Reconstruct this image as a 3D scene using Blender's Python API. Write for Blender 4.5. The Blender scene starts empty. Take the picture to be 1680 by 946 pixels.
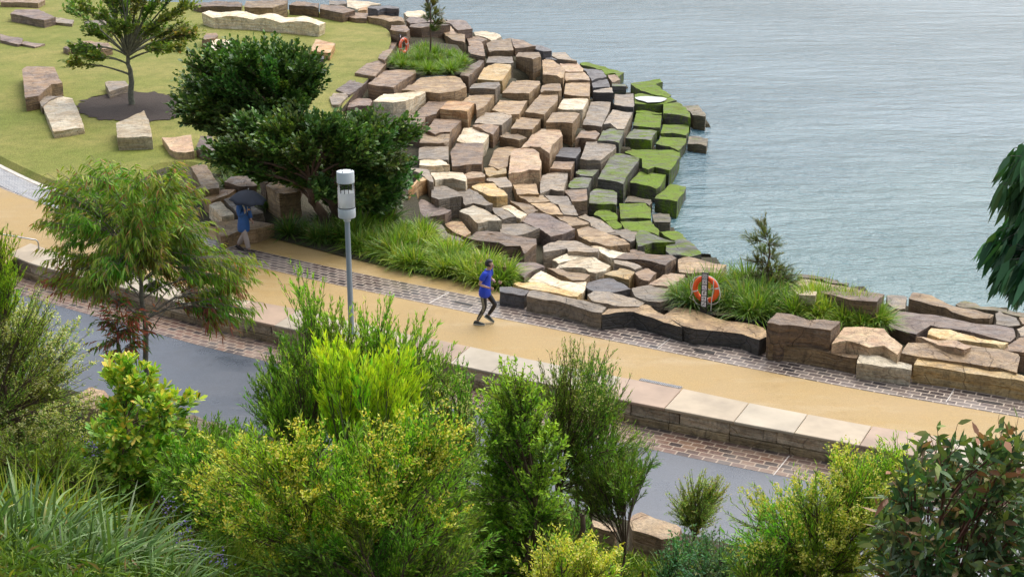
import bpy, bmesh, math, random
import numpy as np
from mathutils import Vector, Matrix, noise as mnoise

rng = np.random.default_rng(11)
random.seed(5)
scene = bpy.context.scene
COL = scene.collection
R = math.radians

# ------------------------------------------------------------------ camera
F_PX = 2240.0; CX = 840.0; CY = 473.0
PITCH = R(18.5); CAM_H = 12.0
cp, sp = math.cos(PITCH), math.sin(PITCH)
camd = bpy.data.cameras.new('camera'); cam = bpy.data.objects.new('camera', camd)
COL.objects.link(cam); scene.camera = cam
cam.location = (0, 0, CAM_H); cam.rotation_euler = (math.pi/2 - PITCH, 0, 0)
camd.sensor_width = 36.0; camd.lens = 36.0 * F_PX / 1680.0
camd.clip_start = 0.1; camd.clip_end = 4000

def ray(px, py):
    x = (px - CX) / F_PX; y = -(py - CY) / F_PX
    return np.array([x, cp + y*sp, -sp + y*cp])
def gp(px, py, z=0.0):                      # point of the place at height z seen at this spot of the photo
    d = ray(px, py); t = (z - CAM_H) / d[2]
    return np.array([d[0]*t, d[1]*t, z])
def at_y(px, py, Y):                        # point at ground distance Y
    d = ray(px, py); t = Y / d[1]
    return np.array([d[0]*t, Y, CAM_H + d[2]*t])
def proj(p):
    x, y, z = p[0], p[1], p[2] - CAM_H
    f = y*cp - z*sp; u = y*sp + z*cp
    return CX + F_PX*x/f, CY - F_PX*u/f
def height_at(P, py):                       # height of the vertical through P that is seen at py
    d = ray(CX, py); return CAM_H + d[2] * (P[1]/d[1])

# ------------------------------------------------------------------ bookkeeping
def tag(o, label=None, cat=None, group=None, kind=None):
    if label: o['label'] = label
    if cat: o['category'] = cat
    if group: o['group'] = group
    if kind: o['kind'] = kind
    return o
def empty(name, loc, rz=0.0):
    o = bpy.data.objects.new(name, None); COL.objects.link(o)
    o.location = loc; o.rotation_euler = (0, 0, rz); o.empty_display_size = 0.2
    return o
def link(name, me, mats, parent=None, loc=None):
    o = bpy.data.objects.new(name, me); COL.objects.link(o)
    for m in (mats if isinstance(mats, (list, tuple)) else [mats]): me.materials.append(m)
    if parent is not None: o.parent = parent
    if loc is not None: o.location = loc
    return o
def children(o):
    return [c for c in COL.objects if c.parent == o]
def copy_tree(o, parent=None):
    c = o.copy(); COL.objects.link(c)
    if parent is not None: c.parent = parent
    for ch in children(o): copy_tree(ch, c)
    return c
def smooth(me, ang=None):
    me.polygons.foreach_set('use_smooth', np.ones(len(me.polygons), bool))
    if ang is not None: me.set_sharp_from_angle(angle=R(ang))
    me.update()

def mesh_np(name, co, faces_by_n, col=None, uv=None):
    """faces_by_n: list of int arrays (m,k)"""
    me = bpy.data.meshes.new(name)
    co = np.asarray(co, np.float32)
    me.vertices.add(len(co)); me.vertices.foreach_set('co', co.ravel())
    loops = np.concatenate([f.ravel() for f in faces_by_n]).astype(np.int32)
    tot = np.concatenate([np.full(len(f), f.shape[1], np.int32) for f in faces_by_n])
    start = np.concatenate([[0], np.cumsum(tot)[:-1]]).astype(np.int32)
    me.loops.add(len(loops)); me.loops.foreach_set('vertex_index', loops)
    me.polygons.add(len(tot)); me.polygons.foreach_set('loop_start', start)
    me.polygons.foreach_set('loop_total', tot)
    if col is not None:
        a = me.color_attributes.new('tint', 'FLOAT_COLOR', 'POINT')
        c4 = np.ones((len(co), 4), np.float32); c4[:, :3] = col
        a.data.foreach_set('color', c4.ravel())
    if uv is not None:
        l = me.uv_layers.new(name='UVMap')
        l.data.foreach_set('uv', np.asarray(uv, np.float32)[loops].ravel())
    me.update(calc_edges=True); me.validate()
    return me

def unit(v):
    v = np.asarray(v, float); n = np.linalg.norm(v, axis=-1, keepdims=True); return v/np.maximum(n, 1e-9)

def tubes_mesh(name, lines, sides=6):
    """lines: list of (pts (k,3), radii (k,))"""
    cos, quads, off = [], [], 0
    for pts, rad in lines:
        pts = np.asarray(pts, float); rad = np.asarray(rad, float); k = len(pts)
        t = unit(np.gradient(pts, axis=0))
        ref = np.where(np.abs(t[:, 2:3]) > 0.9, [[1.0, 0, 0]], [[0, 0, 1.0]])
        u = unit(np.cross(t, ref)); v = np.cross(t, u)
        a = np.linspace(0, 2*np.pi, sides, endpoint=False)
        ring = pts[:, None] + rad[:, None, None]*(np.cos(a)[None, :, None]*u[:, None] + np.sin(a)[None, :, None]*v[:, None])
        cos.append(ring.reshape(-1, 3))
        i = np.arange(k-1)[:, None]*sides; j = np.arange(sides)[None]; j2 = (j+1) % sides
        q = np.stack([off+i+j, off+i+j2, off+i+sides+j2, off+i+sides+j], -1).reshape(-1, 4)
        quads.append(q); off += k*sides
    me = mesh_np(name, np.concatenate(cos), [np.concatenate(quads)])
    smooth(me); return me
def curve3(p0, p1, p2, n=7):
    t = np.linspace(0, 1, n)[:, None]
    return (1-t)**2*np.asarray(p0) + 2*t*(1-t)*np.asarray(p1) + t*t*np.asarray(p2)

# bmesh shapes
def bm_box(bm, x0, x1, y0, y1, z0, z1):
    v = [bm.verts.new((x, y, z)) for z in (z0, z1) for y in (y0, y1) for x in (x0, x1)]
    for f in ((0, 2, 3, 1), (4, 5, 7, 6), (0, 1, 5, 4), (2, 6, 7, 3), (0, 4, 6, 2), (1, 3, 7, 5)):
        bm.faces.new([v[i] for i in f])
def bm_lathe(bm, prof, n=32, cx=0, cy=0):
    rings = []
    for r, z in prof:
        rings.append([bm.verts.new((cx+r*math.cos(2*math.pi*i/n), cy+r*math.sin(2*math.pi*i/n), z)) for i in range(n)] if r > 1e-6 else [bm.verts.new((cx, cy, z))])
    for a, b in zip(rings[:-1], rings[1:]):
        for i in range(n):
            j = (i+1) % n
            if len(a) == 1: bm.faces.new((a[0], b[i], b[j])[::-1])
            elif len(b) == 1: bm.faces.new((a[i], a[j], b[0]))
            else: bm.faces.new((a[i], a[j], b[j], b[i]))
def bm_torus(bm, Rr, r, n=48, m=14, a0=0.0, a1=2*math.pi, axis='Y'):
    full = abs(a1-a0-2*math.pi) < 1e-6
    k = n if full else n+1
    rings = []
    for i in range(k):
        a = a0+(a1-a0)*i/n
        rr = []
        for j in range(m):
            b = 2*math.pi*j/m; q = Rr+r*math.cos(b)
            rr.append(bm.verts.new((q*math.cos(a), r*math.sin(b), q*math.sin(a))))
        rings.append(rr)
    for i in range(n):
        A = rings[i]; B = rings[(i+1) % k]
        for j in range(m): bm.faces.new((A[j], A[(j+1) % m], B[(j+1) % m], B[j]))
def bm_done(bm, name, ang=35):
    bmesh.ops.recalc_face_normals(bm, faces=bm.faces)
    me = bpy.data.meshes.new(name); bm.to_mesh(me); bm.free()
    smooth(me, ang); return me

# ------------------------------------------------------------------ materials
class NT:
    def __init__(s, name):
        s.m = bpy.data.materials.new(name); s.m.use_nodes = True
        s.t = s.m.node_tree; s.t.nodes.clear()
        s.out = s.n('ShaderNodeOutputMaterial')
    def n(s, typ, **kw):
        nd = s.t.nodes.new(typ)
        for k, v in kw.items():
            if k in nd.inputs: 
                nd.inputs[k].default_value = v
            else: setattr(nd, k, v)
        return nd
    def l(s, a, b): s.t.links.new(a, b)
    def noise(s, vec, scale, detail=4, rough=0.55):
        nd = s.n('ShaderNodeTexNoise'); nd.inputs['Scale'].default_value = scale
        nd.inputs['Detail'].default_value = detail; nd.inputs['Roughness'].default_value = rough
        if vec is not None: s.l(vec, nd.inputs['Vector'])
        return nd.outputs['Fac']
    def ramp(s, fac, stops, interp='LINEAR'):
        nd = s.n('ShaderNodeValToRGB'); nd.color_ramp.interpolation = interp
        e = nd.color_ramp.elements
        while len(e) < len(stops): e.new(0.5)
        for el, (p, c) in zip(e, stops):
            el.position = p; el.color = (c, c, c, 1) if isinstance(c, (int, float)) else (*c, 1)
        s.l(fac, nd.inputs['Fac']); return nd.outputs['Color']
    def mix(s, fac, a, b, mode='MIX'):
        nd = s.n('ShaderNodeMix', data_type='RGBA', blend_type=mode)
        for v, i in ((fac, 0), (a, 6), (b, 7)):
            if isinstance(v, (int, float)): nd.inputs[i].default_value = v if i == 0 else (v, v, v, 1)
            elif isinstance(v, tuple): nd.inputs[i].default_value = (*v, 1)
            else: s.l(v, nd.inputs[i])
        return nd.outputs[2]
    def math(s, op, a, b=0.0, clamp=False):
        nd = s.n('ShaderNodeMath', operation=op, use_clamp=clamp)
        for v, i in ((a, 0), (b, 1)):
            if isinstance(v, (int, float)): nd.inputs[i].default_value = v
            else: s.l(v, nd.inputs[i])
        return nd.outputs[0]
    def mapping(s, vec, scale=(1, 1, 1), loc=None, rot=None):
        nd = s.n('ShaderNodeMapping'); nd.inputs['Scale'].default_value = scale
        s.l(vec, nd.inputs['Vector'])
        if rot is not None: nd.inputs['Rotation'].default_value = rot
        if loc is not None: s.l(loc, nd.inputs['Location'])
        return nd.outputs[0]
    def bump(s, h, strength=0.5, dist=0.02, normal=None):
        nd = s.n('ShaderNodeBump'); nd.inputs['Strength'].default_value = strength
        nd.inputs['Distance'].default_value = dist; s.l(h, nd.inputs['Height'])
        if normal is not None: s.l(normal, nd.inputs['Normal'])
        return nd.outputs[0]
    def pbr(s, color, rough=0.6, normal=None, spec=0.5, metallic=0.0, **kw):
        p = s.n('ShaderNodeBsdfPrincipled')
        for v, k in ((color, 'Base Color'), (rough, 'Roughness'), (spec, 'Specular IOR Level'), (metallic, 'Metallic')):
            if isinstance(v, tuple): p.inputs[k].default_value = (*v, 1)
            elif isinstance(v, (int, float)): p.inputs[k].default_value = v
            else: s.l(v, p.inputs[k])
        if normal is not None: s.l(normal, p.inputs['Normal'])
        for k, v in kw.items(): p.inputs[k.replace('_', ' ')].default_value = v
        return p
    def done(s, sh):
        s.l(sh.outputs[0] if hasattr(sh, 'outputs') else sh, s.out.inputs['Surface']); return s.m

def plain(name, col, rough=0.5, metallic=0.0, var=0.15, scale=8.0, **kw):
    t = NT(name); tc = t.n('ShaderNodeTexCoord').outputs['Object']
    f = t.noise(tc, scale, 4)
    c = t.mix(1.0, col, t.ramp(f, [(0.3, 1-var), (0.7, 1+var*0.4)]), 'MULTIPLY')
    return t.done(t.pbr(c, rough, t.bump(t.noise(tc, scale*6, 3), 0.12, 0.01), metallic=metallic, **kw))

def stone(name, a, b, c, moss=0.0, dark=0.0):
    t = NT(name)
    tc = t.n('ShaderNodeTexCoord').outputs['Object']; oi = t.n('ShaderNodeObjectInfo')
    rnd = oi.outputs['Random']
    sh = t.n('ShaderNodeCombineXYZ')
    for i, k in enumerate((37.0, 91.0, 53.0)): t.l(t.math('MULTIPLY', rnd, k), sh.inputs[i])
    v = t.mapping(tc, (1, 1, 1), sh.outputs[0])
    base = t.mix(t.ramp(t.noise(v, 0.9, 5, 0.6), [(0.38, 0.0), (0.62, 1.0)]), a, b)
    vs = t.mapping(tc, (0.5, 0.5, 7.0), sh.outputs[0], rot=(0.12, 0.1, 0))
    strata = t.noise(vs, 1.6, 5, 0.65)
    base = t.mix(t.ramp(strata, [(0.42, 0.0), (0.58, 0.85)]), base, c)
    vt = t.mapping(tc, (0.5, 3.2, 0.5), sh.outputs[0], rot=(0, 0, 0.5))
    stain = t.ramp(t.noise(vt, 1.3, 6, 0.7), [(0.55, 0.0), (0.68, 0.85)])
    base = t.mix(stain, base, t.mix(0.5, c, (0.05, 0.04, 0.035)))
    fine = t.noise(v, 14, 6, 0.7)
    base = t.mix(1.0, base, t.ramp(fine, [(0.3, 0.5), (0.5, 0.98), (0.75, 1.25)]), 'MULTIPLY')
    vor = t.n('ShaderNodeTexVoronoi', feature='DISTANCE_TO_EDGE'); vor.inputs['Scale'].default_value = 1.1
    wv = t.n('ShaderNodeMix', data_type='RGBA', blend_type='ADD'); wv.inputs[0].default_value = 0.5
    nz = t.n('ShaderNodeTexNoise'); nz.inputs['Scale'].default_value = 1.7; t.l(v, nz.inputs['Vector'])
    t.l(v, wv.inputs[6]); t.l(nz.outputs['Color'], wv.inputs[7]); t.l(wv.outputs[2], vor.inputs['Vector'])
    crack = t.ramp(vor.outputs['Distance'], [(0.0, 0.0), (0.022, 1.0)])
    base = t.mix(1.0, base, t.ramp(t.math('ADD', crack, t.ramp(t.noise(v, .8, 2), [(0.45, 1.0), (0.55, 0.0)])), [(0.0, 0.6), (0.9, 1.0)]), 'MULTIPLY')
    base = t.mix(1.0, base, t.ramp(t.noise(v, 3.3, 5, 0.7), [(0.32, 0.62), (0.5, 1.0), (0.68, 1.2)]), 'MULTIPLY')
    base = t.mix(t.ramp(t.noise(v, 0.75, 6, 0.72), [(0.54, 0.0), (0.64, 0.6)]), base, t.mix(0.45, b, (0.10, 0.08, 0.065)))
    base = t.mix(t.ramp(t.noise(v, 1.9, 5, 0.75), [(0.63, 0.0), (0.70, 0.55)]), base, t.mix(0.4, a, (0.62, 0.56, 0.46)))
    lum = t.math('ADD', t.math('MULTIPLY', rnd, 0.50), 0.60)
    cl = t.n('ShaderNodeCombineColor'); 
    for i in range(3): t.l(lum, cl.inputs[i])
    base = t.mix(1.0, base, cl.outputs[0], 'MULTIPLY')
    rough = t.ramp(t.noise(v, 3, 4), [(0.35, 0.38), (0.65, 0.72)])
    if moss > 0:
        ge = t.n('ShaderNodeNewGeometry'); sx = t.n('ShaderNodeSeparateXYZ'); t.l(ge.outputs['Normal'], sx.inputs[0])
        up = t.ramp(sx.outputs['Z'], [(0.1, 0.68), (0.8, 1.0)])
        vm = t.mapping(tc, (1.0, 1.6, 1.0), sh.outputs[0])
        mn = t.noise(vm, 1.3, 6, 0.74)
        fac = t.ramp(t.math('ADD', t.math('MULTIPLY', mn, 1.0), t.math('MULTIPLY', up, moss*.5)), [(0.69, 0.0), (0.86, 0.95)])
        mc = t.mix(t.noise(v, 9, 5, 0.7), (0.055, 0.12, 0.002), (0.23, 0.34, 0.004))
        mc = t.mix(t.ramp(t.noise(v, 2.2, 4), [(0.45, 0.0), (0.65, 0.7)]), mc, (0.13, 0.14, 0.02))
        mc = t.mix(1.0, mc, t.ramp(t.noise(v, 22, 5, 0.75), [(0.3, 0.45), (0.7, 1.35)]), 'MULTIPLY')
        base = t.mix(fac, base, mc); rough = t.mix(fac, rough, (.92, .92, .92))
    h = t.math('ADD', t.math('MULTIPLY', fine, 0.35), t.math('ADD', t.math('MULTIPLY', strata, 0.9), t.math('MULTIPLY', crack, 0.25)))
    nrm = t.bump(h, 0.9, 0.09)
    return t.done(t.pbr(base, rough, nrm, 0.45))

ST = {
 't': stone('tan sandstone', (.49, .335, .165), (.37, .245, .125), (.25, .155, .075)),
 'b': stone('brown sandstone', (.235, .155, .098), (.14, .092, .062), (.33, .205, .105)),
 'w': stone('cream sandstone', (.80, .71, .53), (.72, .61, .42), (.60, .44, .25)),
 'y': stone('ochre sandstone', (.66, .42, .14), (.54, .33, .11), (.62, .47, .24)),
 'o': stone('orange sandstone', (.58, .31, .11), (.60, .43, .23), (.38, .19, .07)),
 'g': stone('grey sandstone', (.31, .255, .19), (.22, .18, .14), (.36, .27, .17)),
 's': stone('slate coloured sandstone', (.085, .085, .095), (.14, .135, .135), (.11, .09, .08)),
 'p': stone('pink sandstone', (.50, .32, .185), (.37, .225, .13), (.56, .41, .235)),
 'u': stone('purple brown sandstone', (.225, .155, .125), (.155, .108, .088), (.31, .215, .15)),
 'm': stone('mossy sandstone', (.075, .068, .052), (.10, .085, .06), (.06, .055, .045), moss=0.76),
 'n': stone('half mossy sandstone', (.19, .175, .15), (.14, .125, .105), (.09, .085, .07), moss=0.50),
 'x': stone('black wet and shaded sandstone', (.045, .042, .042), (.07, .062, .056), (.055, .05, .04)),  # wet dark stone with front-face shade put into the colour
 'k': stone('tidal brown sandstone', (.22, .16, .085), (.16, .125, .06), (.10, .085, .05), moss=0.30),
}
# ------------------------------------------------------------------ stones (outlines of the top faces, measured on the photograph)
TILE = {'A': (540, 90, 8.4), 'B': (720, 40, 8.4), 'C': (720, 130, 8.4), 'D': (880, 80, 8.4), 'E': (1000, 120, 8.4), 'F': (880, 170, 8.4),
        'G': (980, 220, 8.4), 'H': (660, 190, 8.4), 'I': (820, 220, 8.4), 'J': (660, 270, 8.4), 'K': (820, 300, 8.4), 'L': (980, 310, 8.4),
        'M': (680, 360, 8.4), 'N': (840, 380, 8.4), 'O': (1000, 390, 8.4), 'P': (820, 440, 7), 'Q': (1040, 470, 7), 'R': (1240, 430, 7),
        'S': (1240, 500, 7), 'T': (1440, 460, 7), 'U': (1440, 540, 7), 'V': (540, 0, 7), 'W': (280, 0, 5.25), 'X': (0, 0, 5.25),
        'Y': (240, 200, 3.943), 'Z': (930, 780, 5.25), '@': (0, 0, 1)}
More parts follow.
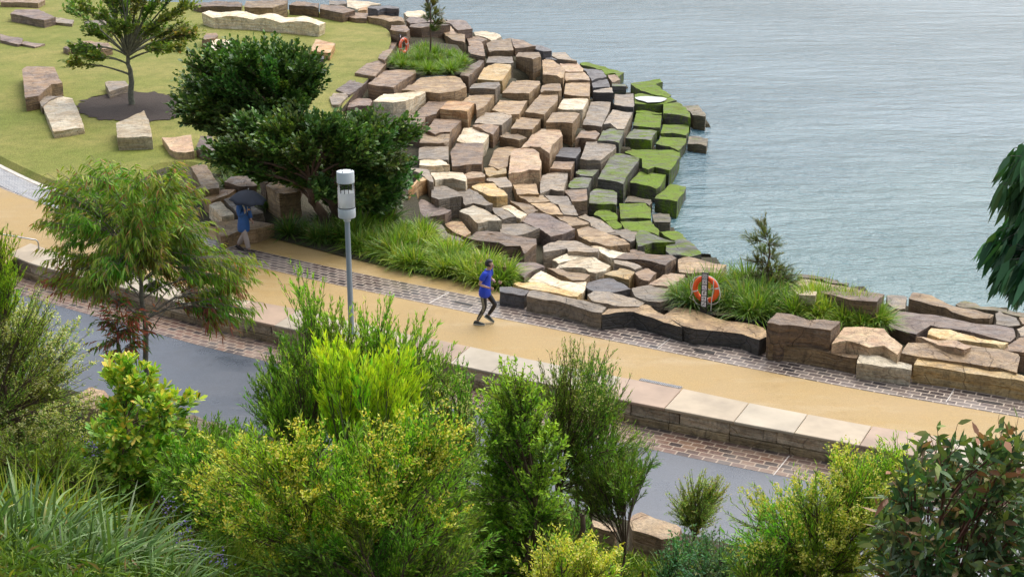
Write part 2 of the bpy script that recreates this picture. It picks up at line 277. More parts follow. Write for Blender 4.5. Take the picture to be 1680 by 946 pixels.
STONES = '''
A b|flat grey-brown block edging the lawn, nearest the far lifebuoy's grass island|350,250 530,110 700,80 790,110 640,290 600,290
A u|purple-brown slab edging the lawn, just before the flat grey-brown edging block|90,480 330,320 560,320 440,450 270,550 250,540
A g|grey slab edging the lawn, its near end under the dark leafy tree|0,590 60,530 240,530 270,560 130,690 40,680
A b|wide flat brown block on the near side of the far grass island|530,400 760,220 1180,200 1200,240 900,430 700,425
@ t|broad layered tan block with a ragged dark front below the far grass island|658,148 690,128 740,124 756,128 766,144 746,150 722,153 700,150
A w|big cracked cream block with an orange right side, just above the dark tree|600,640 750,540 880,530 1280,485 1330,520 1060,640 880,655
A u|low purple-brown slab left of the big cracked cream block|280,640 350,590 560,600 600,640 560,690 400,700 250,720
A b|flat brown block between the big cracked cream block and the orange block|1180,815 1370,640 1680,630 1510,760 1480,800 1340,850 1040,820
A b|brown block half hidden behind the right tip of the dark tree|960,880 1040,830 1330,860 1310,930 1250,990 1100,960
B b|flat brown stone touching the far grass island's right side at the back|380,170 500,155 670,210 580,235 600,260 420,290
B b|brown stone with a dark notch touching the far grass island's right side|400,300 610,270 640,440 450,410 410,380
B w|white rock at the waterline beyond the far grass island's right end|480,110 620,90 820,130 870,180 740,230 640,180 500,150
B t|pale tan block just below the white waterline rock|650,260 760,220 990,190 1030,360 850,360 690,370
B g|dark grey-topped block between the pale tan block and the bright orange-yellow one|680,450 1010,440 1030,520 960,535 650,525
B y|bright orange-yellow block with a stained side, right of the far grass island|620,600 700,550 990,550 1000,590 880,770 530,760
B b|sloping brown block with a dark front against the far grass island's near right corner|290,700 380,580 600,480 630,500 550,590 410,720
B g|blue-grey topped block with a dark front below the bright orange-yellow block|420,880 480,810 830,790 850,830 780,890
B t|tall block with a big plain grey-brown front face near the far shore|1060,440 1090,385 1380,380 1410,450 1300,470
B b|brown block with a dark underside at the back of the tall plain-faced block|1020,290 1000,190 1160,220 1340,300 1230,310 1050,330
D t|light tan block with a ragged brown front, right of the tall plain-faced block|80,140 210,140 300,200 400,280 370,400 240,360 90,350
C t|long block with dark layered ridges across its top, below the tall plain-faced block|870,190 1020,20 1390,10 1400,60 1250,190
D s|dark flat rock at the far waterline behind the tall plain-faced block|-150,-60 60,-50 200,0 215,30 100,40 -30,0
D g|grey slab at the far waterline, between the dark flat rock and the mossy ledge|220,50 400,50 480,130 560,170 300,140 210,110
D s|small dark rock wedged behind the light tan ragged-front block|90,100 200,105 290,160 130,140
D p|thin pinkish slab just inland of the long mossy ledge|320,200 560,190 650,290 640,315 400,315
D m|long mossy ledge sloping into the water on the far side of the point|590,190 690,180 1130,300 1210,330 1130,390 1080,340 950,350 900,290 620,220
D s|dark grey slab on the landward side of the long mossy ledge|640,270 900,290 970,380 880,410 760,430 700,340
D p|pinkish-brown slab at the seaward tip of the long mossy ledge|980,370 1100,350 1160,430 1050,460
D s|smooth blue-black rock below the dark grey slab near the long mossy ledge|760,470 860,430 980,420 1010,490 1020,520 780,540
D g|slate-topped block with a black front, inland of the little green-fronted block|790,570 1040,530 1060,610 780,600
D n|little flat block with a green front beside the slate-topped black-front block|1040,515 1040,485 1220,490 1240,515
D p|pale pinkish-tan block right of the light tan ragged-front block|400,330 660,320 730,400 740,440 620,435 390,430
D t|layered tan block directly below the pale pinkish-tan block|400,470 740,465 735,650 550,645 380,625
D t|smooth tan block below the light tan ragged-front block|80,500 330,470 350,570 310,580 50,590
D w|cream block with rippled grey layers and a dark underside, below the layered tan block|290,820 370,690 700,670 720,700 640,840
F g|long grey-tan slab streaked with white bird droppings, mid slope|640,280 750,-20 1030,-40 1010,70 900,320 700,290
D g|smooth grey block with a black front, left of the rain pool|1080,620 1340,610 1350,790 1240,790 1070,760
F g|grey block with two small dark holes in its top|920,280 1050,80 1330,120 1210,350 1110,350 1020,280
C o|orange cube-like block at the head of the slope, below the broad layered tan block|10,400 130,300 490,330 400,430 200,410
C t|layered tan block with a dark grooved right side, right of the orange cube-like block|310,310 430,220 770,210 620,390 520,430 510,330
C t|long tan block below the ridged dark-layered one|740,410 840,290 1220,295 1110,480 960,490 720,430
C g|grey-topped block with a rough right side, joined to the long tan block's near end|480,600 620,460 960,470 1010,500 870,630 640,610
C b|brown block just behind the rough white-sided cream block|460,640 560,610 840,640 750,750 700,740 540,670
C w|rough cream block with a bright white right side, middle of the slope|240,850 340,680 500,660 720,730 640,860 610,880 400,880 300,870
C t|tan block with a curved olive front, below the grey-topped rough-sided block|830,790 930,720 1150,770 1220,800 1110,840 960,810
C t|tan block with an olive front and white streak, right of the curved-front tan block|990,680 1090,530 1420,540 1290,690 1160,690
C t|long smooth tan block sloping to a corner, left of the rippled cream block|1180,450 1390,210 1640,215 1640,290 1450,490 1300,460
F t|cracked sandy block with a red-brown front, behind the pink block|130,260 220,120 380,100 600,140 500,270 350,250
H b|brown slab with a dark notch in its front, below the orange cube-like block|320,210 440,40 770,30 820,60 690,190 660,220 580,215 450,245
H t|flat tan block with an even dark front, just below the notched brown slab|230,370 280,250 660,250 640,370 350,375
H g|wet blue-grey slab between the flat tan block and the lemon-white slab|220,600 230,420 640,420 640,600
H w|lemon-white slab below the wet blue-grey slab|230,680 240,610 350,590 560,610 660,680 440,680
H b|large brown block with crossing cracks, below the rough white-sided cream block|660,500 740,380 1110,380 1120,470 1100,660 960,665 880,690 690,700
H t|long tan slab left of the peach block|1190,680 1260,490 1330,425 1590,435 1470,560 1450,700 1330,740 1240,700
H y|yellowish flat stone at the near end of the long tan slab|1120,710 1210,705 1320,750 1430,700 1440,800 1200,835 1150,790
I p|long pink block with a white stain, behind the peach block|290,190 430,20 600,-80 830,-60 870,10 720,150 690,265 560,185 420,160
I p|tall peach block with a white flaked top in the middle of the slope|120,550 150,260 200,200 430,200 540,260 580,400 560,490 400,490 250,530
I s|small blue-black block right of the long pink block|770,310 850,180 1110,180 1120,230 1050,330 900,320
I b|small brown block just below the small blue-black block|690,470 750,380 1030,380 980,490 840,480
I g|grey block with an arched dark front, right of the peach block|570,600 640,530 930,530 940,580 880,780 700,750 560,820 550,700
I g|big grey-tan block with a knobbly right edge, at the border of the moss|1110,340 1160,200 1190,100 1330,110 1580,130 1610,180 1430,330 1400,350 1200,350
I n|low olive slab under the big knobbly-edged block|1040,540 1080,490 1370,490 1280,580 1100,570
I n|grey square stone with mossy sides, below the low olive slab|940,720 960,660 1050,590 1280,590 1210,740 1000,750
I b|brown stone between the arched-front grey block and the moss|890,770 930,755 1200,755 1210,910 1000,930 960,860
F b|dark brown stone behind the big knobbly-edged block|530,490 620,370 820,370 880,410 820,490 600,470
F n|cracked tan stone with a green right side, below the grey block with holes|840,510 930,350 1080,345 1210,380 1140,540 1000,520
E n|green and grey block with a deep black front, middle of the mossy rows|210,890 340,770 660,790 630,830 580,910 400,900
E m|long mossy slab with a grey middle, below the rain pool's ledge|320,720 370,550 720,580 700,740 600,750
E m|narrow bright green ledge under the rain pool|360,540 360,508 730,548 720,570
E m|mossy slab that holds the white rain pool|345,420 345,270 560,290 830,330 930,370 720,420 560,430
E m|bright mossy rock beyond the rain pool, running to a point in the water|290,140 560,100 600,88 700,80 735,130 640,155 740,230 850,300 820,330 620,300 430,240 340,190
E m|mossy block with a tall dark green front, seaward of the rain pool|740,430 930,400 1000,430 1110,540 1120,620 960,580 780,560 740,550
E k|rounded weedy rock sticking out furthest into the water|1010,450 1220,440 1270,500 1330,560 1320,600 1160,580 1110,530
E m|mossy slab below the tall dark green-fronted block|700,830 740,710 1090,710 1100,800 1060,860 860,830
G m|mossy stone with a brown worn middle, left of the square brown tidal rock|800,140 880,20 1230,70 1220,130 1120,230 1000,170
G k|square brown tidal rock standing off the mossy row|1240,130 1260,40 1380,20 1530,70 1510,160
G m|largest mossy slab with a worn pinkish patch, at the water's edge|370,240 480,200 1040,220 1140,260 1140,320 1020,490 990,500 790,460 700,490 620,460 610,330 470,290
G n|long slab, mossy at the back and grey at the front|0,620 200,270 300,260 580,320 560,380 400,580 360,690 200,650
G m|bright green block with a tall black front, below the largest mossy slab|440,670 590,500 950,560 870,720 820,740 600,700
G m|mossy corner block at the waterline, seaward of the tall black-fronted green block|790,870 950,740 1000,690 1220,700 1220,760 1100,930 1000,910 900,890
K n|rounded tan block with green edges and an arched black front|1230,280 1240,130 1340,65 1560,90 1620,130 1610,300 1560,290 1400,290
L k|reddish weedy ledge above the ribbed green block|370,180 420,95 740,140 760,190 720,230 650,190
L m|ribbed bright green block with grooves across it|300,200 660,190 740,260 740,410 540,400 320,410
K m|bright green wedge in front of the rounded tan block|1290,430 1360,370 1500,355 1630,450 1620,500 1450,510
L m|small bright green slab below the bright green wedge|110,450 240,430 330,480 340,520 260,560 180,520
L m|broad green slab sloping down from the ribbed block|310,440 730,430 860,590 840,640 700,590 560,570 400,560 340,500
L k|flat brown tidal stone at the waterline beside the ribbed block|750,340 990,340 1020,420 1000,470 790,470
L g|grey slab between the broad green slab and the long pale tan slab|210,560 400,540 560,580 510,720 460,730 300,640 150,620
L n|grey peaked block with a big dark green front|520,620 600,560 700,590 900,680 1080,730 930,740 760,730 560,790 530,700
L m|olive mossy slab behind the grey peaked block|860,600 1080,570 1180,620 1240,700 1110,720 960,660
L n|last mossy slab at the near end of the green rows, by the water|940,760 1100,710 1250,700 1430,860 1440,890 1280,920 1000,910 940,860
I t|tan stone under the peach block's front|170,680 500,680 540,830 240,820
K t|thin tan slab in the hollow below the peach block|250,170 600,170 700,250 400,260
K g|smooth slab, grey at its far end and tan at its near end, in the hollow|620,170 930,180 1030,320 1080,450 1050,450 880,440 800,300 700,250
K t|smooth tan stone right of the pale pinkish sliver|130,240 380,265 540,375 380,430 240,310
K t|flat tan stone in the hollow behind the pitted purple-brown slab|410,270 650,250 800,330 880,440 720,430 560,380
K w|pale pinkish sliver of stone beside the yellow block|0,330 120,290 380,430 290,490 240,480 100,360
K u|pitted purple-brown slab in the middle of the rubble|290,520 440,410 560,385 780,490 920,560 1040,640 860,720 700,735 560,640 400,580
K t|tan slab just right of the pitted purple-brown slab|730,430 880,450 1060,460 1240,540 1180,560 970,590 870,520
K g|grey-brown slab between the tan slabs and the green wedge|1070,460 1180,430 1400,510 1600,660 1460,690 1260,600 1220,520
K t|long pale tan slab pointing at the grey peaked block|1050,620 1220,600 1344,640 1774,810 1800,840 1530,885 1240,800 1080,720
N g|streaked grey-tan slab with a dark hollow under it, right of the big dark-fronted block|420,200 640,105 880,140 1210,230 1190,280 780,270 760,230 590,260 430,280
K g|flat pale grey slab behind the big dark-fronted block|0,560 300,560 560,620 330,690 200,720 0,700
J w|cream boulder above the slab with the straight dark front|380,95 560,75 840,120 900,200 880,220 700,195 570,190 450,220
J p|pinkish pitted stone right of the cream boulder|850,125 1070,85 1150,130 1140,170 900,180
J g|flat grey stone with a brown front, behind the yellow block|1160,180 1440,160 1520,300 1340,320 1240,240 1150,210
J y|yellow block in the rubble below the large cracked brown block|950,300 1080,245 1260,250 1340,320 1460,430 1300,450 1180,430 1110,390 990,330
J g|grooved grey slab with a straight dark front, left of the yellow block|400,430 400,300 570,285 760,370 820,440 660,450 500,480
J g|broad grey slab between the grooved slab and the yellow block|740,370 930,330 1040,370 1250,550 1150,570 980,520 850,540 830,440
J g|grey-brown slab with a thin dark front edge, left of the pale pinkish sliver|1220,570 1350,570 1580,710 1380,740 1250,640
J o|tall orange stone half behind the tree's lower right foliage|80,320 230,180 330,160 390,190 230,230
J u|purple stone with a black gap under its left end, beside the grasses|200,560 260,480 470,560 680,640 590,690 400,700 320,720 180,650
J w|large cracked cream block above the big dark-fronted block|780,640 980,550 1200,650 1380,770 1180,780 1040,810 900,700
M o|reddish broken stone left of the large cracked cream block|400,30 640,0 780,170 700,240 560,180 430,80
J g|mauve-grey stone left of the cream boulder|20,20 130,40 360,60 440,230 380,230 260,120
M u|purple-brown slab left of the big dark-fronted block|60,100 220,40 380,80 460,180 640,260 690,300 340,290 200,230
M b|brown stone with a dark right side rising behind the path grasses|80,260 180,250 340,300 620,290 730,350 650,340 540,440 400,470 270,380
M b|big brown block with a long dark front, above the runner's head|690,240 860,170 1000,160 1680,270 1690,340 1520,470 1460,370 1260,370 1160,330 880,290
M o|rough orange stone behind the runner's head|620,510 800,440 1040,490 1300,620 1260,660 1050,600 800,600
N u|pinkish-grey pitted stone right of the runner's last grass tussock|0,500 60,420 290,400 460,470 270,550 170,630 60,570
N w|broad cream stone with black specks, just behind the kerb stones|210,670 400,540 500,600 680,670 1030,680 1000,800 960,850 760,810 560,740 300,700
N y|sandy orange stone between the cream speckled stone and the kerb|0,700 180,680 420,720 700,800 950,850 900,900 400,800 230,780 100,750
N t|brownish slab behind the broad cream speckled stone|480,500 640,500 1080,600 1000,660 830,660 650,590
N w|wavy cream and rust rock with an overhanging front|570,490 700,420 870,350 1100,320 1370,470 1290,550 1160,580 1060,560 960,490 850,470
N w|narrow pale stone behind the wavy cream and rust rock|550,380 750,300 920,290 1040,320 800,390 640,440
N w|cream slab in front of the long pale tan slab|1080,190 1250,210 1600,290 1450,370 1380,370 1240,300 1200,240
N y|small cream stone with a rusty right corner, behind the dark wavy rock|1260,570 1420,500 1540,490 1700,540 1620,640 1480,620
N s|dark wavy rock with a rounded end, behind the kerb|1010,760 1050,690 1310,610 1500,690 1640,790 1560,800 1330,830 1180,830 1060,800
P g|flat grey-tan slab below the dark wavy rock|1000,300 1080,260 1400,290 1680,390 1600,440 1310,430 1180,400 1060,380
P s|dark slate kerb stone beside the runner|0,210 130,200 340,250 280,310 140,290 0,265|.38
P g|long rough grey-topped kerb stone right of the runner|300,310 380,230 640,300 890,350 1240,430 1170,510 1060,490 880,430 640,370 400,330|.45
@ t|kerb stone with an arched black face, left of the lifebuoy|987,516 998,504 1060,500 1088,515 1121,535 1080,523 1040,512 1010,513|.42
Q t|long cracked kerb stone with a black face below the lifebuoy|570,455 340,320 470,235 800,300 1080,390 1510,440 1525,570 1440,610 1240,530 860,490 700,490|.42
O b|grey-brown block with a dark front and a cut right end, near the water|60,280 180,220 280,200 600,240 850,240 930,270 770,380 560,330 380,300
O t|broad flat tan slab by the water behind the near lifebuoy|940,260 1060,240 1290,310 1620,370 1520,450 1540,500 1100,490 950,470
O p|pinkish tan block left of the near lifebuoy|540,610 840,480 1040,500 1050,530 860,650 800,670 650,640
O b|cracked brown stone between the rusty-cornered stone and the pinkish tan block|340,480 490,390 660,460 540,590 400,550
O g|narrow grey stone under the grey-brown block with the cut end|50,300 240,330 490,390 350,440 270,400 60,370
O g|flat grey stone between the dark wavy rock and the lifebuoy grasses|290,680 560,640 840,690 760,790 820,860 700,890 500,870 350,810
O b|small brown stone at the foot of the grey peaked block|250,180 330,150 500,200 460,215
R k|mossy-edged slab by the water behind the near island's sapling|470,150 530,130 740,150 960,210 1080,230 1060,270 900,240 760,190
R t|tan slab just inland of the mossy-edged slab|430,230 530,190 870,240 1050,280 780,290 700,320 550,300
R w|white stone at the back of the near grass island|400,310 560,305 720,330 690,380 500,370
R b|long brown slab with a cut right end behind the near grass island|720,330 820,280 1130,290 1490,360 1400,450 1100,430 900,390
T g|flat grey stone between the long brown slab and the long tan beam|100,150 340,180 330,250 320,325 200,315 110,270
T t|long tan beam-like rock with a mossy back edge by the water, far right|350,210 400,130 620,170 870,290 1120,330 1340,400 1290,440 1110,440 930,390 780,330 600,290 370,220
T k|mossy rim of rock at the waterline, far right|880,260 1000,235 1130,260 1180,290 1330,300 1680,370 1780,400 1780,440 1350,350 1190,325 1000,305
T u|huge purple slab right of the near grass island|100,520 230,340 500,350 760,400 1200,490 1560,550 1590,640 1520,690 1300,650 1000,590 800,560 600,520 490,560 440,600 300,570
T y|long yellow-cream slab below the huge purple slab|550,600 610,540 820,560 1180,650 1500,720 1440,770 1280,710 1000,690 700,660
T g|grey stone at the right end of the long tan beam|1350,370 1400,350 1600,430 1640,510 1500,530 1360,490
T g|grey-mauve stone at the photo's right edge, beside the huge purple slab|1600,540 1760,500 1800,640 1640,640
T t|tan stone at the photo's right edge by the mossy rim|1620,410 1700,420 1820,470 1800,510 1660,500
T b|brown wedge of rock at the photo's right edge|1400,790 1650,640 1740,650 1800,820
T p|mauve and pink band of rock behind the long tan log|430,640 600,650 880,680 1080,760 1000,790 700,730
S b|big squared brown block on the kerb in front of the near grass island|130,200 240,85 400,95 620,160 800,150 980,180 860,290 720,260 620,250 380,230 270,240|.92
S t|long rough olive-tan kerb stone under the big squared brown block|140,450 170,390 300,395 860,510 1190,570 1160,610 960,570 600,500 400,470|.40
@ w|white kerb stone between the olive-tan and ochre kerb stones|1405,595 1411,580 1440,585 1497,597 1496,606 1458,601 1440,599|.40
S p|rusty rock with a dark hole, right of the big squared brown block|870,450 1000,230 1470,270 1640,450 1690,480 1640,560 1480,480 1300,490 1050,420|.62
U t|long tan log-like rock with an orange-brown front, near right|260,270 340,140 800,160 1640,260 1640,330 1600,500 1400,440 1250,420 800,340 470,300|.52
U y|long ochre kerb stone at the right end of the kerb|410,400 460,330 560,330 1100,420 1500,500 1800,580 1800,620 1400,545 1040,490 620,430|.45
V s|dark block with two black sides at the far shore, left of the sapling|440,90 480,65 700,60 810,90 800,100 650,95 560,110|1.0
W b|dark-fronted purple slab on the far lawn edge, right of the big upright block|1015,45 1080,10 1280,30 1270,70 1150,50|.85
W b|purple-brown slab on the far lawn edge, left of the reddish low rock|1280,75 1290,40 1470,50 1590,90 1480,115|.8
V b|reddish low rock on the lawn's far curve|180,180 260,145 400,150 540,160 430,190 430,215 300,210|.5
V t|tan-topped block with a brown front on the lawn's far right curve|430,190 600,170 840,190 870,240 690,250 580,220|.6
V b|brown block just behind the far lifebuoy|700,340 720,290 880,285 930,340 890,370|.6
V u|mauve slab behind the far sapling's stem, nearest the sea|880,230 920,200 1100,190 1190,220 1220,250 1000,260 930,270|.5
V b|long tan-topped block with a dark front at the back of the far grass island|920,310 940,270 1100,265 1190,270 1390,280 1250,300 1060,320|.6
V b|small peaked stone right of the far sapling|1240,240 1310,210 1390,270 1260,265|.6
V u|purple slab with a dark front at the far water's edge|1340,230 1560,230 1650,330 1480,350
V w|white rock at the far waterline, top of the photo|200,0 450,20 600,50 480,60 430,90 320,105 210,80|.0
V w|pinkish-white rock at the far waterline behind the far sapling|850,150 900,130 1060,120 1130,150 1060,190 900,190|0
V g|grey flat block at the far left end of the white waterline rock|0,10 180,10 205,40 90,60 0,50|.8
V o|small tan stone between the white rock and the dark two-sided block|360,90 440,75 430,110 330,120|.5
V b|narrow edging stone by the far lifebuoy, the further of two|640,510 700,450 800,460 740,560 650,600
V b|narrow edging stone by the far lifebuoy, the nearer of two|560,660 620,580 740,560 640,690
V t|pale tan stone in the far island's back right corner|1260,350 1460,370 1560,400 1560,490 1400,450
V p|pinkish stone behind the far island, below the purple dark-fronted slab|1250,320 1400,300 1460,380 1280,370
W t|big upright block on the far lawn edge behind the wavy cream bench|630,60 650,10 1010,0 1000,30 880,70|1.2
W b|low purple-grey rock on the far lawn edge, left of the big upright block|190,40 380,10 620,20 610,60 400,55 250,60|.6
X p|flat pink-brown rock at the photo's top left corner|0,0 390,0 330,30 200,22 0,20|.55
X u|long mounded pinkish rock on the lawn, upper left|85,120 130,85 330,80 480,150 380,175 250,150|.7
X g|flat grey tail of stone next to the long mounded rock|400,180 480,150 640,170 620,205|.4
X g|speckled grey rock behind the lawn tree's left branches|720,185 860,165 950,200 820,225|.45
X g|grey rock behind the lawn tree's upper branches|820,140 870,95 980,110 1000,160|.6
X u|flat slate-purple rock on the lawn at the photo's left edge|0,290 110,310 200,330 190,370 150,380 0,345|.38
X u|thin slate-purple sliver beside the flat slate-purple rock|170,380 210,355 390,380 300,405|.3
X b|rusty rock with a rounded end behind the lawn tree's lower left leaves|600,400 700,350 930,370 970,410 860,430|.6
X b|small dark round rock left of the rusty rock|540,410 560,395 600,400 590,430|.5
X b|big dark brown boulder on the lawn, left of the mulch ring|190,600 230,570 470,575 500,650 540,710 440,730 330,820 215,840|.85
X g|grey slab tucked behind the leaning cream slab|340,880 380,830 540,820 430,860 360,920|.55
X g|low grey-topped block on the mulch ring behind the trunk|900,710 960,695 1080,700 1110,740 940,790|.55
@ w|leaning cream slab on the lawn beside the mulch ring|68,170 99,157 119,160 139,208 88,216|.5
@ w|squared cream block with an orange back, on the lawn before the mulch ring|190,202 236,181 245,199 250,224 192,226|.72
W w|cream block on the lawn peeking over the dark tree's left part|345,430 355,335 545,335 545,445|.6
W o|orange and cream block on the lawn right of the dark tree's top|1200,440 1250,335 1420,370 1370,460|.6
W s|small grey rock at the near foot of the orange and cream lawn block|1190,500 1200,480 1320,485 1320,510|.45
W b|rounded brown rock left of the cream block behind the dark tree|265,340 300,290 390,285 410,300 380,330|.7
Y p|flat pinkish rock at the lawn's edge above the drooping gum|100,100 290,85 310,190 200,195 150,170|.5
Y u|purple rock at the lawn's edge, left of the dark tree's lower leaves|320,170 350,90 420,80 460,185 360,190|.55
Y t|rounded olive-tan boulder right of the drooping gum|290,290 380,270 470,400 470,430 370,440 320,340|.7
Y b|rounded brown boulder behind the umbrella|500,390 560,350 650,350 720,410 600,415|.6
Y o|long orange rock left of the umbrella|370,490 480,435 590,425 540,470 420,515|.5
Y w|flat cream slab left of the walker with the umbrella|400,530 480,515 570,600 490,615|.5
Y t|brown stepped rock behind the walker's legs|440,640 580,630 830,660 710,700 590,710 480,740|.42
Y g|grey-brown slab behind the walker's shoulder|500,500 600,480 700,540 770,580 600,600 560,560|.45
Y t|tall squared tan block right of the umbrella|770,400 850,365 1000,440 860,462|.95
Y b|thin brown slab behind the tall squared tan block|730,370 840,350 860,370 770,395|.95
@ p|reddish rock at the road's near edge, left|128,646 150,632 172,640 192,664 160,672 132,664|.05
@ g|flat grey-pink rock at the road's near edge beside the glossy shrub|292,688 306,679 352,690 402,707 392,722 330,708|-.05
Z p|pink rock with a white rim at the road's near edge, right of centre|530,380 560,340 640,310 720,345 900,410 1000,440 960,520 820,540 560,460|.20
Z p|tan-pink stone left of the white-rimmed pink rock, by the road|200,370 330,380 450,430 420,480 230,420|.05
@ p|pinkish stone half buried in the shrubs at lower right|1212,922 1240,905 1262,915 1258,940 1220,940|.5
'''
blocks = []
for ln in STONES.strip().splitlines():
    f = ln.split('|'); tl, ck = f[0].split()
    ox, oy, s = TILE[tl]
    pts = [tuple(float(q) for q in p.split(',')) for p in f[2].split()]
    pts = np.array([(ox+x/s, oy+y/s) for x, y in pts])
    blocks.append(dict(ck=ck, label=f[1], pts=pts, z=float(f[3]) if len(f) > 3 else None))
assert len({b['label'] for b in blocks}) == len(blocks)

WATER_Z = -2.0
CTRL = np.array([(600, 150, .3), (660, 140, .2), (700, 120, .2), (560, 180, .3), (760, 60, -.3), (800, 60, -1.0), (850, 100, -.2), (900, 85, -1.5), (960, 110, -1.5), (1010, 125, -1.7),
 (800, 130, 0), (720, 190, 0), (800, 200, -.3), (900, 150, -.6), (900, 200, -.7), (960, 180, -1.0), (980, 200, -1.2), (1050, 170, -1.5), (1120, 180, -1.6), (1140, 240, -1.75), (1060, 240, -1.5),
 (1100, 320, -1.7), (1080, 360, -1.75), (1000, 270, -1.2), (1040, 300, -1.45), (1140, 410, -1.6), (1090, 400, -1.4), (1030, 380, -1.2), (700, 250, -.1), (800, 280, -.5), (880, 260, -.7), (950, 300, -1.1), (750, 300, -.3),
 (700, 350, .2), (760, 350, -.1), (850, 340, -.5), (900, 370, -.3), (850, 400, .3), (950, 350, -.8), (980, 400, -.3), (1000, 430, .0), (1060, 430, .1), (1130, 450, -.5), (1000, 480, .3), (950, 460, .3), (1200, 460, -.6),
 (1330, 460, -1.2), (1400, 475, -.5), (1460, 490, -.8), (1560, 490, -.9), (1630, 500, -1.7), (1660, 540, -.5), (1560, 530, .1), (1560, 560, .35), (1080, 480, .35), (860, 460, .4), (690, 400, .45), (640, 300, .2)])
def field(px, py):
    w = 1.0/((CTRL[:, 0]-px)**2+(CTRL[:, 1]-py)**2+100)**1.5
    return float((w*CTRL[:, 2]).sum()/w.sum())
def poly_y(pts, x):
    ys = []
    n = len(pts)
    for i in range(n):
        (xa, ya), (xb, yb) = pts[i], pts[(i+1) % n]
        if (xa <= x < xb) or (xb <= x < xa): ys.append(ya+(yb-ya)*(x-xa)/(xb-xa))
    return (min(ys), max(ys)) if ys else None
n = len(blocks)
for b in blocks:
    b['c'] = b['pts'].mean(0); b['x0'], b['x1'] = b['pts'][:, 0].min(), b['pts'][:, 0].max()
    b['y0'], b['y1'] = b['pts'][:, 1].min(), b['pts'][:, 1].max()
rows, rhs = [], []
def eq(terms, v, w):
    r = np.zeros(2*n)
    for i, c in terms: r[i] += c*w
    rows.append(r); rhs.append(v*w)
for i, b in enumerate(blocks):
    if b['z'] is not None: eq([(2*i, 1)], b['z'], 8); eq([(2*i+1, 1)], 0.0, 4)
    else:
        eq([(2*i, 1)], field(*b['c']), 0.5); eq([(2*i+1, 1)], 0.10, 0.8)
for i, A in enumerate(blocks):
    cnt = {}
    for x in np.arange(A['x0']+2, A['x1'], 4.0):
        ya = poly_y(A['pts'], x)
        if ya is None: continue
        best = None
        for j, Bk in enumerate(blocks):
            if j == i or not (Bk['x0'] <= x <= Bk['x1']): continue
            yb = poly_y(Bk['pts'], x)
            if yb is None: continue
            g = yb[0]-ya[1]
            if -5 < g < 42 and yb[1] > ya[1] and (best is None or g < best[0]): best = (g, j)
        if best: cnt.setdefault(best[1], []).append(best[0])
    for j, gs in cnt.items():
        if len(gs) < 2: continue
        g = max(0.0, float(np.mean(gs))); P = gp(*A['c'], 0.0)
        ppm = proj(P)[1]-proj(P+np.array([0, 0, 1.0]))[1]
        Bk = blocks[j]
        if A['z'] is not None and Bk['z'] is not None: continue
        eq([(2*i, 1), (2*i+1, 0.5), (2*j, -1), (2*j+1, 0.5)], g/ppm, min(1.5, 0.35*len(gs)))
sol = np.linalg.lstsq(np.array(rows), np.array(rhs), rcond=None)[0]
for i, b in enumerate(blocks):
    b['zt'] = float(sol[2*i]); b['tilt'] = float(np.clip(sol[2*i+1], -0.15, 0.4))
    if b['z'] is None: b['zt'] = max(b['zt'], WATER_Z+0.22+0.5*abs(b['tilt']))

def inset(pts, d):
    c = pts.mean(0); v = pts-c; r = np.linalg.norm(v, axis=1, keepdims=True)
    return c+v*np.maximum(0.6, 1-d/np.maximum(r, 0.05))

